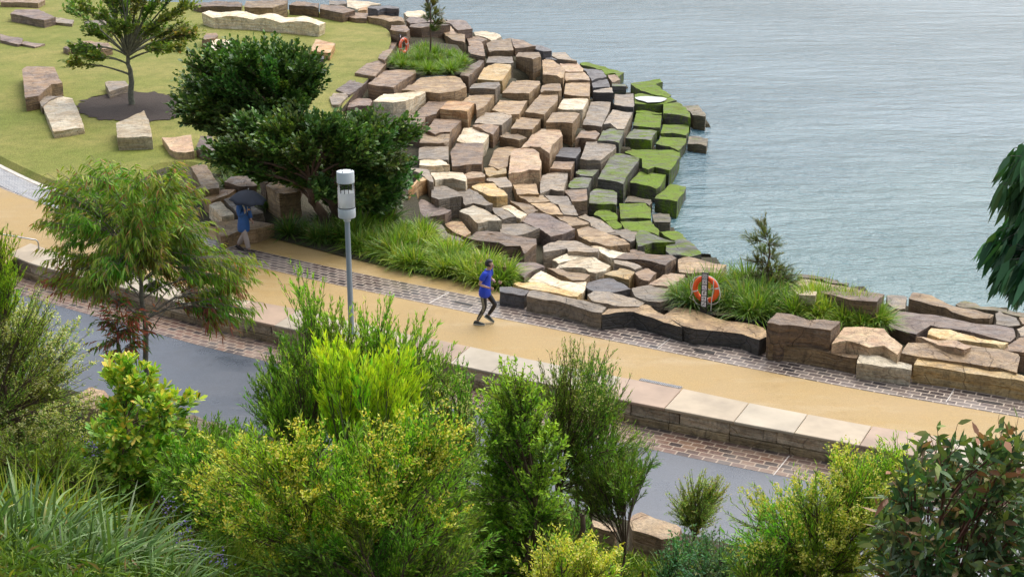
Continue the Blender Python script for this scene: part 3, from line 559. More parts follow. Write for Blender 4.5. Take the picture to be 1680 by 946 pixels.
def build_block(b, idx, ground=None):
    P2 = b['pts']; ys = P2[:, 1]; yc = (ys.min()+ys.max())/2; sp_ = max(1.0, ys.max()-ys.min())
    top = np.array([gp(x, y, b['zt']+b['tilt']*(y-yc)/sp_) for x, y in P2])
    top[:, :2] = inset(top[:, :2], 0.0 if 'kerb' in b['label'] else 0.015)
    depth = b.get('depth', 1.5)
    zb = min(top[:, 2].min()-0.35, b['zt']-depth)
    c = top.mean(0); org = np.array([c[0], c[1], zb])
    L = top-org
    size = float(np.ptp(L[:, 0])+np.ptp(L[:, 1]))/2
    bm = bmesh.new()
    tv = [bm.verts.new(p) for p in L]
    bv = [bm.verts.new((p[0]*0.97, p[1]*0.97, 0)) for p in L]
    k = len(tv)
    try: ft = bm.faces.new(tv)
    except ValueError: return None
    bm.faces.new(bv[::-1])
    for i in range(k):
        j = (i+1) % k; bm.faces.new((tv[i], bv[i], bv[j], tv[j]))
    bmesh.ops.recalc_face_normals(bm, faces=bm.faces)
    bev = min(0.028, 0.03*size)
    te = [e for e in bm.edges if (e.verts[0] in tv and e.verts[1] in tv)]
    side = [e for e in bm.edges if (e.verts[0] in tv) != (e.verts[1] in tv)]
    bmesh.ops.triangulate(bm, faces=[f for f in bm.faces if len(f.verts) > 4])
    target = max(0.10, min(0.24, size/9))
    for _ in range(5):
        long_e = [e for e in bm.edges if e.calc_length() > target*1.9 and max(e.verts[0].co.z, e.verts[1].co.z) > L[:, 2].min()-1.4]
        if not long_e or len(bm.faces) > 2600: break
        bmesh.ops.subdivide_edges(bm, edges=long_e, cuts=1, use_grid_fill=True)
        bmesh.ops.triangulate(bm, faces=[f for f in bm.faces if len(f.verts) > 4])
    bm.normal_update()
    sd = Vector((idx*7.31, idx*3.17, idx*1.9)); rough = b.get('rough', 1.0)
    dv = []
    ax = random.uniform(0, 3.14); ca, sa = math.cos(ax), math.sin(ax)
    for v in bm.verts:
        p = v.co; q = Vector((p.x*ca+p.y*sa, -p.x*sa+p.y*ca, p.z))
        nn = v.normal
        n1 = mnoise.noise(p*0.9+sd); n2 = mnoise.noise(p*2.6+sd); n3 = mnoise.noise(p*7.0+sd)
        if nn.z > 0.6:                          # bedding plane: broken in shallow ledges
            led = mnoise.noise(Vector((q.x*0.5, q.y*1.9, 0))+sd)
            led = math.floor(led*4.0)/4.0
            h = 0.03*n1+0.02*n2+0.018*n3+0.06*led
            dv.append(Vector((0.02*n2, 0.02*n1, h*rough)))
        else:
            lay = mnoise.noise(Vector((p.x*0.35, p.y*0.35, p.z*5.0))+sd)
            h = 0.03*n1+0.025*n2+0.02*n3+0.04*lay
            d = nn*(h*rough*.8)
            if nn.z > 0.12:                     # chipped rim
                ch = max(0.0, mnoise.noise(p*2.3+sd*1.7)-.10)*0.26; d += Vector((-nn.x*ch, -nn.y*ch, -ch*.7))
            dv.append(d)
    for v, d in zip(bm.verts, dv): v.co += d*min(1.0, 0.45+size*0.35)
    if b.get('wave'):
        for v in bm.verts:
            if v.normal.z > 0.2: v.co.z += b['wave']*math.sin(v.co.x*2.6+0.6*math.sin(v.co.x*1.1))
    me = bpy.data.meshes.new('stone'); bm.to_mesh(me); bm.free(); smooth(me, 26)
    nm = 'kerb_stone' if 'kerb stone' in b['label'] else ('boulder' if ('boulder' in b['label'] or 'rock' in b['label'].split('|')[0]) else 'stone_block')
    o = link(nm, me, ST[b['ck']], None, org)
    tl = b['label']
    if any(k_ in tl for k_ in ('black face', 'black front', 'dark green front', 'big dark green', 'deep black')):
        me.materials.append(ST['x' if b['ck'] not in 'mn' else 'm'])  # black sides carry wet stone and painted shade; mossy ones dark algae
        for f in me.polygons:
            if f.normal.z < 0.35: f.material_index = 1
    tag(o, b['label'], 'rock' if nm != 'kerb_stone' else 'kerb stone')
    return o
LAWN_Z = 0.2
for i, b in enumerate(blocks):
    t = b['label']
    b['depth'] = 1.6
    if b['z'] is not None: b['depth'] = 1.0 if b['z'] > 0.3 else 0.7
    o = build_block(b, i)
    if 'cracked cream' in t or 'layered' in t: pass
    if o is None: print('FAILED BLOCK', t); continue
    o['group'] = ('kerb stones along the brick strip' if 'kerb stone' in t else 'rocks on the lawn' if ('lawn' in t and b['z'] is not None) else
                  'rocks at the road edge' if ('road' in t or 'buried' in t) else 'sandstone blocks of the foreshore')
# the long wavy bench on the lawn
bench = dict(ck='w', label='long cream stone bench with a wavy top on the far lawn', z=.95, zt=.95, tilt=0.0, depth=0.95,
             pts=np.array([(280+x/5.25, y/5.25) for x, y in ((262, 112), (330, 92), (620, 108), (900, 128), (1140, 152), (1340, 186), (1283, 212), (1020, 186), (740, 160), (520, 148), (360, 142))]), wave=.075)
ob = build_block(bench, 333); ob.name = 'stone_bench'; tag(ob, cat='bench')
# ------------------------------------------------------------------ ground sheets
def pl(s): return np.array([tuple(float(q) for q in p.split(',')) for p in s.split()])
def resample(w, N):
    w = np.asarray(w); seg = np.linalg.norm(np.diff(w, axis=0), axis=1); s = np.concatenate([[0], np.cumsum(seg)])
    t = np.linspace(0, s[-1], N); return np.stack([np.interp(t, s, w[:, i]) for i in range(w.shape[1])], 1)
def smooth_line(w, k=2):
    for _ in range(k):
        w = np.concatenate([w[:1], (w[:-2]+2*w[1:-1]+w[2:])/4, w[-1:]])
    return w
def px_line(s, z, N=160, dz=0.0):
    w = np.array([gp(x, y, z) for x, y in pl(s)]); w = smooth_line(resample(w, N), 6); w[:, 2] += dz; return w
def ribbon(name, A, B, M, mat, **tagkw):
    """sheet between world lines A and B (same count); uv in metres (u along, v across)"""
    N = len(A); t = np.linspace(0, 1, M)[None, :, None]
    co = A[:, None]*(1-t)+B[:, None]*t
    mid = (A+B)/2; u = np.concatenate([[0], np.cumsum(np.linalg.norm(np.diff(mid, axis=0), axis=1))])
    w = np.linalg.norm(A-B, axis=1)
    uv = np.stack([np.repeat(u[:, None], M, 1), w[:, None]*np.linspace(0, 1, M)[None]], -1)
    i = np.arange(N-1)[:, None]*M; j = np.arange(M-1)[None]
    q = np.stack([i+j, i+M+j, i+M+j+1, i+j+1], -1).reshape(-1, 4)
    co2 = co.reshape(-1, 3); c = co2.mean(0); c[2] = 0
    me = mesh_np(name, co2, [q], uv=uv.reshape(-1, 2))
    # face upward
    if me.polygons[0].normal.z < 0: me.flip_normals()
    smooth(me)
    o = link(name, me, mat)
    tag(o, kind='structure', **tagkw); return o

def m_sand():
    t = NT('golden gravel paving'); tc = t.n('ShaderNodeTexCoord').outputs['Object']
    big = t.noise(tc, 0.35, 5, 0.6); mid = t.noise(tc, 2.3, 5, 0.65); fine = t.noise(tc, 60, 3, 0.7)
    c = t.mix(t.ramp(big, [(0.35, 0.0), (0.65, 1.0)]), (.375, .25, .092), (.42, .295, .13))
    c = t.mix(t.ramp(mid, [(0.5, 0.0), (0.75, 0.7)]), c, (.42, .27, .10))
    c = t.mix(t.ramp(t.noise(t.mapping(tc, (.35, 1.1, 1), rot=(0, 0, .45)), 0.9, 6, 0.7), [(0.52, 0.0), (0.72, 0.55)]), c, (.49, .385, .23))
    c = t.mix(t.ramp(t.noise(tc, 0.6, 6, 0.75), [(0.56, 0.0), (0.70, 0.6)]), c, (.30, .19, .065))
    c = t.mix(t.ramp(t.noise(tc, 16, 3, 0.5), [(0.73, 0.0), (0.77, 0.55)]), c, (.16, .11, .05))
    c = t.mix(1.0, c, t.ramp(fine, [(0.3, 0.66), (0.7, 1.22)]), 'MULTIPLY')
    return t.done(t.pbr(c, t.ramp(big, [(0.4, 0.5), (0.6, 0.75)]), t.bump(fine, 0.3, 0.01), 0.35))
def m_brick(name, c1, c2, mortar, bw=0.32, bh=0.185):
    t = NT(name); uv = t.n('ShaderNodeTexCoord').outputs['UV']
    b = t.n('ShaderNodeTexBrick'); t.l(uv, b.inputs['Vector'])
    b.offset = 0.5; b.squash = 1.0; b.squash_frequency = 2
    for k, v in (('Color1', (0, 0, 0, 1)), ('Color2', (1, 1, 1, 1)), ('Mortar', (0.5, 0.5, 0.5, 1))): b.inputs[k].default_value = v
    for k, v in (('Scale', 1.0), ('Mortar Size', 0.017), ('Mortar Smooth', 0.1), ('Bias', -0.1), ('Brick Width', bw), ('Row Height', bh)): b.inputs[k].default_value = v
    ob = t.n('ShaderNodeTexCoord').outputs['Object']
    col = t.ramp(b.outputs['Color'], [(0.0, c1[0]), (0.35, c1[1]), (0.6, c2[0]), (1.0, c2[1])])
    col = t.mix(1.0, col, t.ramp(t.noise(ob, 9, 4, 0.7), [(0.3, 0.7), (0.7, 1.25)]), 'MULTIPLY')
    col = t.mix(t.ramp(t.noise(ob, 0.8, 4), [(0.45, 0.0), (0.7, 0.45)]), col, (.25, .21, .17))
    col = t.mix(b.outputs['Fac'], col, mortar)
    h = t.math('SUBTRACT', t.math('MULTIPLY', t.noise(ob, 25, 3), 0.25), b.outputs['Fac'])
    rough = t.ramp(t.noise(ob, 0.7, 4), [(0.4, 0.26), (0.65, 0.5)])
    return t.done(t.pbr(col, rough, t.bump(h, 0.5, 0.012), 0.5))
def m_asphalt():
    t = NT('wet dark asphalt'); tc = t.n('ShaderNodeTexCoord').outputs['Object']
    f = t.noise(tc, 45, 4, 0.7); big = t.noise(tc, 0.5, 5, 0.65)
    c = t.mix(big, (.038, .047, .062), (.060, .071, .090))
    c = t.mix(1.0, c, t.ramp(f, [(0.3, 0.5), (0.7, 1.6)]), 'MULTIPLY')
    c = t.mix(t.ramp(t.noise(tc, 1.2, 5, 0.7), [(0.56, 0.0), (0.72, 0.6)]), c, (.03, .033, .04))
    c = t.mix(t.ramp(t.noise(t.mapping(tc, (.25, 2.5, 1), rot=(0, 0, .42)), 1.1, 5, 0.7), [(0.58, 0.0), (0.72, 0.4)]), c, (.13, .135, .14))
    c = t.mix(t.ramp(t.noise(tc, 11, 2, 0.5), [(0.74, 0.0), (0.78, 0.5)]), c, (.15, .12, .06))
    return t.done(t.pbr(c, t.ramp(big, [(0.35, 0.20), (0.65, 0.5)]), t.bump(f, 0.3, 0.006), 0.8))
def m_lawn():
    t = NT('short lawn grass'); tc = t.n('ShaderNodeTexCoord').outputs['Object']
    big = t.noise(tc, 0.16, 5, 0.62); mid = t.noise(tc, 1.3, 5, 0.7); fine = t.noise(t.mapping(tc, (9, 3, 9)), 3.0, 5, 0.75)
    c = t.mix(t.ramp(big, [(0.36, 0.0), (0.64, 1.0)]), (.19, .215, .040), (.295, .265, .078))
    c = t.mix(t.ramp(mid, [(0.42, 0.0), (0.7, 0.6)]), c, (.12, .155, .022))
    c = t.mix(1.0, c, t.ramp(fine, [(0.3, 0.5), (0.7, 1.4)]), 'MULTIPLY')
    return t.done(t.pbr(c, 0.85, t.bump(fine, 0.8, 0.05), 0.2))
def m_soil(name, a, b, sc=3.0):
    t = NT(name); tc = t.n('ShaderNodeTexCoord').outputs['Object']
    f = t.noise(tc, sc, 6, 0.7); g = t.noise(tc, sc*9, 5, 0.75)
    c = t.mix(1.0, t.mix(f, a, b), t.ramp(g, [(0.3, 0.45), (0.7, 1.5)]), 'MULTIPLY')
    return t.done(t.pbr(c, 0.85, t.bump(g, 1.0, 0.06), 0.2))
SAND = m_sand()
BR_UP = m_brick('dark purple-brown sett paving', ((.045, .038, .040), (.11, .078, .07)), ((.15, .115, .10), (.20, .165, .14)), (.46, .38, .30))
BR_LO = m_brick('rust brown sett paving', ((.05, .035, .032), (.13, .07, .052)), ((.17, .095, .065), (.22, .14, .09)), (.34, .26, .19), 0.30, 0.185)
BR_GREY = m_brick('pale grey sett paving', ((.20, .20, .21), (.25, .25, .255)), ((.28, .28, .28), (.33, .32, .31)), (.5, .48, .45), 0.5, 0.2)
ASPH = m_asphalt(); LAWN = m_lawn()
EARTH = m_soil('dark damp earth', (.045, .04, .025), (.09, .08, .045))
MULCH = m_soil('bark mulch', (.055, .042, .036), (.11, .085, .07), 6.0)

ROAD_Z = -0.5
L_br_up = '-420,60 -150,192 0,275 50,300 200,352 300,378 396,405 479,424 574,445 658,462 760,482 820,495 860,501 987,526 1060,540 1259,578 1440,612 1496,621 1677,650 1900,692 2300,770'
L_br_lo = '-420,100 -150,232 0,306 50,327 230,386 330,414 415,435 465,444 570,468 703,497 760,510 820,522 941,546 1060,568 1166,592 1230,604 1440,640 1551,659 1651,676 1900,722 2300,800'
L_cap_b = '50,399 88,413 360,485 479,505 674,550 717,557 860,588 1014,618 1119,637 1150,644 1238,663 1423,698 1502,710 1680,740 1900,780 2300,860'
L_cap_f = '15,416 52,432 360,512 420,526 481,539 707,588 823,613 1000,651 1119,674 1212,692 1305,709 1400,727 1680,781 1900,824 2300,905'
L_lo_lo = '-60,470 60,497 211,529 327,569 396,587 560,625 700,656 860,694 1000,726 1107,748 1269,779 1333,792 1680,862 1900,905 2300,985'
brU = px_line(L_br_up, 0, 200); brL = px_line(L_br_lo, 0, 200)
capB = px_line(L_cap_b, 0, 200); capF = px_line(L_cap_f, 0, 200)
lowL = px_line(L_lo_lo, ROAD_Z, 200)
def perp(w):
    t = unit(np.gradient(w[:, :2], axis=0)); return np.stack([-t[:, 1], t[:, 0], np.zeros(len(w))], 1)   # left of travel = away from camera (travel to the right)
# golden path: from beyond the brick strip to under the stone cap, left part widened to the ramp head
verge = px_line(L_br_up, 0, 200)+perp(brU)*1.3
sandlow = px_line('-420,330 -150,440 -30,460 14,430 40,408 88,418 360,489 479,509 674,554 860,592 1014,622 1150,648 1238,667 1423,702 1502,714 1680,744 1900,784 2300,864', 0, 200)
ribbon('path', verge+np.array([0, 0, -0.004]), sandlow+np.array([0, 0, -0.004]), 12, SAND)
ribbon('brick_strip', brU, brU-perp(brU)*np.interp(np.linspace(0, 1, 200), [0, .35, .6, 1], [1.04, 1.06, 1.16, 1.2])[:, None], 4, BR_UP)
kerbline = px_line('-420,45 -150,175 0,258 65,289 120,310', 0, 40, 0.012); kl2 = px_line('-420,62 -150,193 0,276 60,305 112,325', 0, 40, 0.012)
ribbon('stone_edging', kerbline, kl2, 3, plain('pale cut stone', (.58, .54, .47), 0.6, var=.2, scale=3))
gA = px_line('-420,62 -150,194 0,277 50,302 140,335', 0, 40, 0.006); gB = px_line('-420,100 -150,232 0,306 50,327 128,356', 0, 40, 0.006)
ribbon('grey_brick_strip', gA, gB, 3, BR_GREY)
# pale cross joints in the sett strips
JOINT = plain('pale stone joint', (.55, .50, .44), 0.6)
def joint(u, A, B, z):
    a, b = px_line(A, z, 6, 0.006), px_line(B, z, 6, 0.006)
    ribbon('paving_joint', a, b, 2, JOINT)
joint(0, '736,479 703,497', '738,479.6 705,497.6', 0)
joint(0, '1105,550 1078,571', '1106.6,550.4 1079.6,571.4', 0)
joint(0, '1566,634 1562,645 1551,659', '1567.6,634.4 1563.6,645.4 1552.6,659.4', 0)
joint(0, '1294,747 1268,779', '1295.8,747.5 1269.8,779.5', ROAD_Z)
joint(0, '364,412 376,404 396,400', '365,413 377,405 397,401', 0)
# lower sett strip and road
lowU = capF.copy(); lowU[:, 2] = ROAD_Z; lowU = lowU+perp(capF)*0.35
lowLx = lowU-perp(capF)*1.47
pre = (lowU[:1]-lowU[3:4])*6; lowUx = np.concatenate([lowU[:1]+pre, lowU]); lowLx = np.concatenate([lowLx[:1]+pre, lowLx])
ribbon('lower_brick_strip', lowUx, lowLx, 5, BR_LO)
nearE = px_line('-400,540 -60,610 130,655 300,690 400,718 700,790 960,852 1180,902 1400,955 1680,1020 2000,1100 2300,1170', ROAD_Z, 200)
rA = resample(lowLx+perp(lowLx)*0.6, 200); rA[:, 2] = ROAD_Z-0.004; rB = nearE-perp(nearE)*0.5; rB[:, 2] = ROAD_Z-0.004
rA = np.concatenate([rA[:1]+(rA[:1]-rA[2:3])*4, rA]); rA = resample(rA, 200)
ribbon('road', rA, rB, 10, ASPH)
# hillside below the viewer
e0, e1 = gp(130, 655, ROAD_Z), gp(1400, 955, ROAD_Z)
ed = unit((e1-e0)[:2]); en = np.array([ed[1], -ed[0]])           # toward the viewer
def hill_s(x, y): return (x-e0[0])*en[0]+(y-e0[1])*en[1]
def hill_z(x, y):
    s = hill_s(x, y); return float(np.clip(ROAD_Z+0.05+0.45*np.maximum(s-1.5, 0)+0.12*math.sin(x*0.9)*min(1, max(s, 0)/3), ROAD_Z, 10.2))
us = np.linspace(-40, 45, 70); ss = np.linspace(-0.3, 34, 50)
co = np.array([[(e0[0]+ed[0]*u+en[0]*s, e0[1]+ed[1]*u+en[1]*s, 0) for s in ss] for u in us])
for row in co:
    for p in row: p[2] = hill_z(p[0], p[1]) + (-0.03 if hill_s(p[0], p[1]) < 0 else 0.06*mnoise.noise(Vector((p[0]*.8, p[1]*.8, 0))))
def grid_mesh(name, co):
    N, M = co.shape[:2]; i = np.arange(N-1)[:, None]*M; j = np.arange(M-1)[None]
    q = np.stack([i+j, i+M+j, i+M+j+1, i+j+1], -1).reshape(-1, 4)
    me = mesh_np(name, co.reshape(-1, 3), [q])
    if sum(p.normal.z for p in me.polygons) < 0: me.flip_normals()
    smooth(me); return me
tag(link('hillside', grid_mesh('hillside', co), EARTH), kind='structure')

# lawn
def fan_poly(name, w, mat, z=None, step=None):
    bm = bmesh.new(); vs = [bm.verts.new(p) for p in w]; f = bm.faces.new(vs)
    if f.normal.z < 0: f.normal_flip()
    bmesh.ops.triangulate(bm, faces=[f]); return link(name, bm_done(bm, name), mat)
lawn_px = '-420,40 -150,172 0,256 65,287 120,308 200,300 260,262 320,262 380,285 450,270 500,230 546,196 566,172 590,143 606,128 622,108 634,88 642,70 640,52 626,42 600,32 570,25 540,21 480,17 430,12 380,8 300,4 200,1 100,-2 0,-6 -200,-18 -500,-30'
lw = np.array([gp(x, y, LAWN_Z) for x, y in pl(lawn_px)])
lw = resample(np.concatenate([lw, lw[:1]]), 240)[:-1]
# closed curve smoothing
for _ in range(2): lw = (np.roll(lw, 1, 0)+2*lw+np.roll(lw, -1, 0))/4
tag(fan_poly('lawn', lw, LAWN), kind='structure')
mul = np.array([gp(x, y, LAWN_Z+0.03) for x, y in pl('124,175 140,162 170,155 215,150 262,152 292,162 305,178 285,195 245,200 200,199 160,195 132,187')])
mul = resample(np.concatenate([mul, mul[:1]]), 60)[:-1]
mul = resample(np.concatenate([mul, mul[:1]]), 160)[:-1]
for k, p in enumerate(mul): p[:2] += 0.12*np.array([math.sin(k*.9), math.cos(k*.7)])+rng.normal(0, .09, 2)
tag(fan_poly('mulch_ring', mul, MULCH), kind='structure')

# shore ground under the stones
bc = []
for b in blocks:
    p = gp(b['c'][0], b['c'][1], b['zt']); bc.append((p[0], p[1], b['zt']))
bc = np.array(bc)
gx = np.linspace(-62, 40, 160); gy = np.linspace(24, 125, 160)
co = np.zeros((len(gx), len(gy), 3))
sea_pts = np.array([gp(x, y, WATER_Z)[:2] for x, y in pl('1060,140 1200,190 1200,260 1160,330 1130,370 1190,420 1300,430 1420,455 1500,465 1680,495 1900,540 1020,100 900,60 820,40 700,0 1400,300 1100,60 1400,420 1800,480')])
for i, x in enumerate(gx):
    for j, y in enumerate(gy):
        d2 = (bc[:, 0]-x)**2+(bc[:, 1]-y)**2
        w = 1/(d2+0.4)**2; z = (w*(bc[:, 2]-0.40)).sum()/w.sum()
        ds = ((sea_pts[:, 0]-x)**2+(sea_pts[:, 1]-y)**2).min(); dn = d2.min()
        co[i, j] = (x, y, min(z-0.12, 0.0) if (dn < 1.0 or (dn < 2.9 and z > -1.3)) else -3.2)
# keep the sheet below path and lawn
for i in range(len(gx)):
    for j in range(len(gy)):
        p = co[i, j]; px, py = proj((p[0], p[1], 0.0))
        a = np.interp(px, pl(L_br_up)[:, 0], pl(L_br_up)[:, 1])
        if py > a-16: p[2] = min(p[2], -1.2)
tag(link('shore_ground', grid_mesh('shore_ground', co), EARTH), kind='structure')
# one big sheet below everything (sea bed and land)
bed = np.array([[(x, y, -6.0) for y in np.linspace(-200, 2500, 8)] for x in np.linspace(-1500, 1500, 8)])
tag(link('ground', grid_mesh('ground', bed), EARTH), kind='structure')

# planting beds
def bed_sheet(px, z):
    w_ = np.array([gp(x, y, z) for x, y in pl(px)]); w_ = resample(np.concatenate([w_, w_[:1]]), 90)[:-1]
    for p in w_: p[2] = z
    tag(fan_poly('planting_bed', w_, EARTH), kind='structure')
bed_sheet('60,292 120,306 200,298 260,260 320,260 380,283 450,268 500,228 546,196 600,215 680,300 690,350 730,395 800,440 850,466 862,484 760,462 660,443 560,419 430,386 330,366 200,335 100,308', 0.03)
bed_sheet('1088,508 1110,480 1200,462 1300,470 1460,515 1455,541 1390,541 1255,528 1180,512', 0.36)
bed_sheet('632,110 645,86 690,66 750,74 772,104 755,122 700,126', 0.06)
# grassy bank between the lawn and the kerb, earth bank behind the path rocks
kk = int(np.argmin(np.linalg.norm(lw-gp(566, 172, LAWN_Z), axis=1))); la = lw[:kk].copy(); la = np.concatenate([la]); 
la = la[np.argmin(np.linalg.norm(la-gp(-380, 52, LAWN_Z), axis=1)):] if len(la) > 8 else la
lb = la-perp(la)*0.22; lb[:, 2] = 0.014
ribbon('lawn_bank', la, lb, 3, LAWN)

# water
def m_water():
    t = NT('harbour water'); tc = t.n('ShaderNodeTexCoord').outputs['Object']
    v1 = t.mapping(tc, (0.62, 1.35, 1), rot=(0, 0, R(-14)))
    v2 = t.mapping(tc, (0.8, 1.5, 1), rot=(0, 0, R(12)))
    n1 = t.noise(v1, 0.55, 3, 0.5); n2 = t.noise(v2, 2.2, 4, 0.62); n3 = t.noise(t.mapping(tc, (0.6, 1.4, 1), rot=(0, 0, R(-25))), 6.0, 3, 0.6)
    big = t.noise(t.mapping(tc, (0.6, 1.5, 1), rot=(0, 0, R(-10))), 0.05, 4, 0.6)
    amp = t.ramp(big, [(0.38, 0.45), (0.62, 1.0)])
    h = t.math('ADD', t.math('MULTIPLY', n1, 1.25), t.math('ADD', t.math('MULTIPLY', n2, 0.5), t.math('MULTIPLY', n3, 0.15)))
    h = t.math('MULTIPLY', h, amp)
    nrm = t.bump(h, 1.0, 0.5)
    sy = t.n('ShaderNodeSeparateXYZ'); t.l(tc, sy.inputs[0])
    shal = t.ramp(t.math('ADD', t.math('MULTIPLY', sy.outputs['Y'], 0.01), t.math('MULTIPLY', t.noise(tc, 0.09, 4), 0.3)), [(0.50, 1.0), (0.85, 0.0)])
    c = t.mix(shal, (.065, .145, .190), (.075, .170, .180))
    return t.done(t.pbr(c, 0.10, nrm, 0.8, IOR=1.36))
WATER = m_water()
def sheet(name, x0, x1, y0, y1, z, mat, nx=2, ny=2):
    g = np.array([[(x, y, z) for y in np.linspace(y0, y1, ny)] for x in np.linspace(x0, x1, nx)])
    return link(name, grid_mesh(name, g), mat)
tag(sheet('water', -1500, 1500, 30, 2500, WATER_Z, WATER), kind='structure')
# rain pool on the mossy slab, sky reflection painted into its pale colour
bp = next(b for b in blocks if 'holds the white rain pool' in b['label'])
pool = [gp(1000+x/8.4, 120+y/8.4, bp['zt']+0.075) for x, y in pl('348,335 420,322 520,318 640,325 740,336 792,352 760,378 700,398 600,402 520,405 470,385 400,370 360,352')]
tw = NT('rain water with painted sky reflection')
tag(fan_poly('rain_pool', pool, tw.done(tw.pbr((.42, .41, .40), 0.03, None, 1.0))), 'shallow rain pool, white with painted sky reflection, lying on a mossy slab near the water', 'puddle', kind='structure')

# ------------------------------------------------------------------ seat wall: cap slabs over two courses of sawn blocks
CAP = [plain('pale sawn sandstone', (.44, .355, .245), 0.55, var=.26, scale=1.2), plain('cream sawn sandstone', (.46, .39, .285), 0.55, var=.22, scale=1.0),
       plain('pink sawn sandstone', (.39, .275, .19), 0.55, var=.3, scale=1.0), plain('buff sawn sandstone', (.41, .35, .26), 0.5, var=.24, scale=1.2)]
FACE = stone('rock-faced wall sandstone', (.58, .45, .30), (.46, .33, .20), (.62, .51, .37))
PLINTH = stone('olive plinth sandstone', (.46, .35, .19), (.38, .28, .16), (.32, .23, .12))
wall = empty('stone_seat_wall', (0, 0, 0)); tag(wall, 'long low stone wall with pale cap slabs between the golden path and the road', 'wall')
cl = np.concatenate([[0], np.cumsum(np.linalg.norm(np.diff(capF, axis=0), axis=1))])
def at_s(line, s): return np.array([np.interp(s, cl, line[:, k]) for k in range(3)])
cb2 = resample(capB, 200); CPERP = perp(capF)
def slab(name, s0, s1, offa, offb, z0, z1, mat, gap=0.006, rough=0.0, seg=3, backline=None):
    bm = bmesh.new(); T, Bt = [], []
    S = np.linspace(s0+gap, s1-gap, seg+1)
    fr, bk = [], []
    for s in S:
        p = at_s(capF, s); q = at_s(cb2, s) if backline is None else at_s(capF, s)+at_s(CPERP, s)*backline
        n_ = unit(p-q); fr.append(p+n_*offa); bk.append(q+n_*offb)
    ring = fr+bk[::-1]
    tv = [bm.verts.new((p[0], p[1], z1)) for p in ring]; bv = [bm.verts.new((p[0], p[1], z0)) for p in ring]
    bm.faces.new(tv); bm.faces.new(bv[::-1]); k = len(ring)
    for i in range(k): bm.faces.new((tv[i], bv[i], bv[(i+1) % k], tv[(i+1) % k]))
    bmesh.ops.recalc_face_normals(bm, faces=bm.faces)
    bmesh.ops.bevel(bm, geom=[e for e in bm.edges if len(e.link_faces) == 2 and e.calc_face_angle(0) > 0.8], offset=0.012, segments=1, affect='EDGES')
    if rough > 0:
        bmesh.ops.triangulate(bm, faces=[f for f in bm.faces if len(f.verts) > 4])
        for _ in range(3):
            le = [e for e in bm.edges if e.calc_length() > 0.14]
            if le: bmesh.ops.subdivide_edges(bm, edges=le, cuts=1, use_grid_fill=True)
            bmesh.ops.triangulate(bm, faces=[f for f in bm.faces if len(f.verts) > 4])
        for v in bm.verts:
            if len([1 for e in v.link_edges]) and v.co.z > z0+0.02 and v.co.z < z1-0.02:
                nn = mnoise.noise(v.co*3.1)+0.6*mnoise.noise(v.co*8)
                v.co += v.normal*rough*nn
    o = link(name, bm_done(bm, name, 30), mat, wall); return o
s = 0.0; k = 0; end = min(cl[-1], 46.0); rr = random.Random(3)
while s < end:
    w_ = rr.uniform(1.15, 1.6)
    slab('cap_slab', s, min(end, s+w_), 0.05, 0.0, -0.055, 0.012, CAP[[0, 1, 0, 2, 3, 1, 0, 2][k % 8] if rr.random() < .8 else rr.randrange(4)])
    s += w_; k += 1
s = 0.0
while s < end:
    w_ = rr.uniform(1.0, 1.35); slab('face_block', s, min(end, s+w_), 0.0, 0.0, -0.335, -0.057, FACE, 0.008, 0.035, 4, backline=0.42); s += w_
s = 0.0
while s < end:
    w_ = rr.uniform(1.0, 1.4); slab('plinth_block', s, min(end, s+w_), 0.055, 0.0, ROAD_Z-0.1, -0.338, PLINTH, 0.006, 0.006, 3, backline=0.44); s += w_
# left end head block
# ------------------------------------------------------------------ drains
SLOT = plain('dark iron drain', (.03, .025, .024), 0.45, 0.4)
STEEL = plain('galvanised steel', (.42, .43, .44), 0.4, 0.8)
def drain(px4, z, label, mat, slots):
    P = np.array([gp(x, y, z+0.006) for x, y in pl(px4)]); c = P.mean(0)
    o = empty('drain_grate', c); tag(o, label, 'drain')
    bm = bmesh.new(); t = [bm.verts.new(p-c+np.array([0, 0, .004])) for p in P]; b = [bm.verts.new(p-c-np.array([0, 0, .05])) for p in P]
    bm.faces.new(t); bm.faces.new(b[::-1])
    for i in range(4): bm.faces.new((t[i], b[i], b[(i+1) % 4], t[(i+1) % 4]))
    link('frame', bm_done(bm, 'frame'), mat, o)
    if slots:
        bm = bmesh.new()
        for k in range(slots):
            u = (k+.5)/slots; w_ = .28/slots
            q = [P[0]+(P[1]-P[0])*(u-w_), P[0]+(P[1]-P[0])*(u+w_), P[3]+(P[2]-P[3])*(u+w_), P[3]+(P[2]-P[3])*(u-w_)]
            m_ = sum(q)/4; q = [m_+(p-m_)*np.array([.85, .85, 1])-c+np.array([0, 0, .009]) for p in q]
            bm.faces.new([bm.verts.new(p) for p in q])
        link('slot', bm_done(bm, 'slot'), SLOT, o)
drain('747,493 776,499 774,502 745,496', 0, 'dark slot drain in the brick strip just left of the runner', SLOT, 0)
drain('1141,571 1173,578 1171,581 1138,574', 0, 'dark slot drain in the brick strip below the lifebuoy', SLOT, 0)
drain('1606,655 1644,661 1641,664 1603,658', 0, 'dark slot drain in the brick strip near the photo right edge', SLOT, 0)
drain('1338,775 1381,784 1378,788 1335,779', ROAD_Z, 'dark slot drain in the lower brick strip by the road', SLOT, 0)
drain('1052,620 1120,634 1116,637 1048,623', 0.012, 'pale steel drain grate between the golden path and the cap slabs', STEEL, 26)
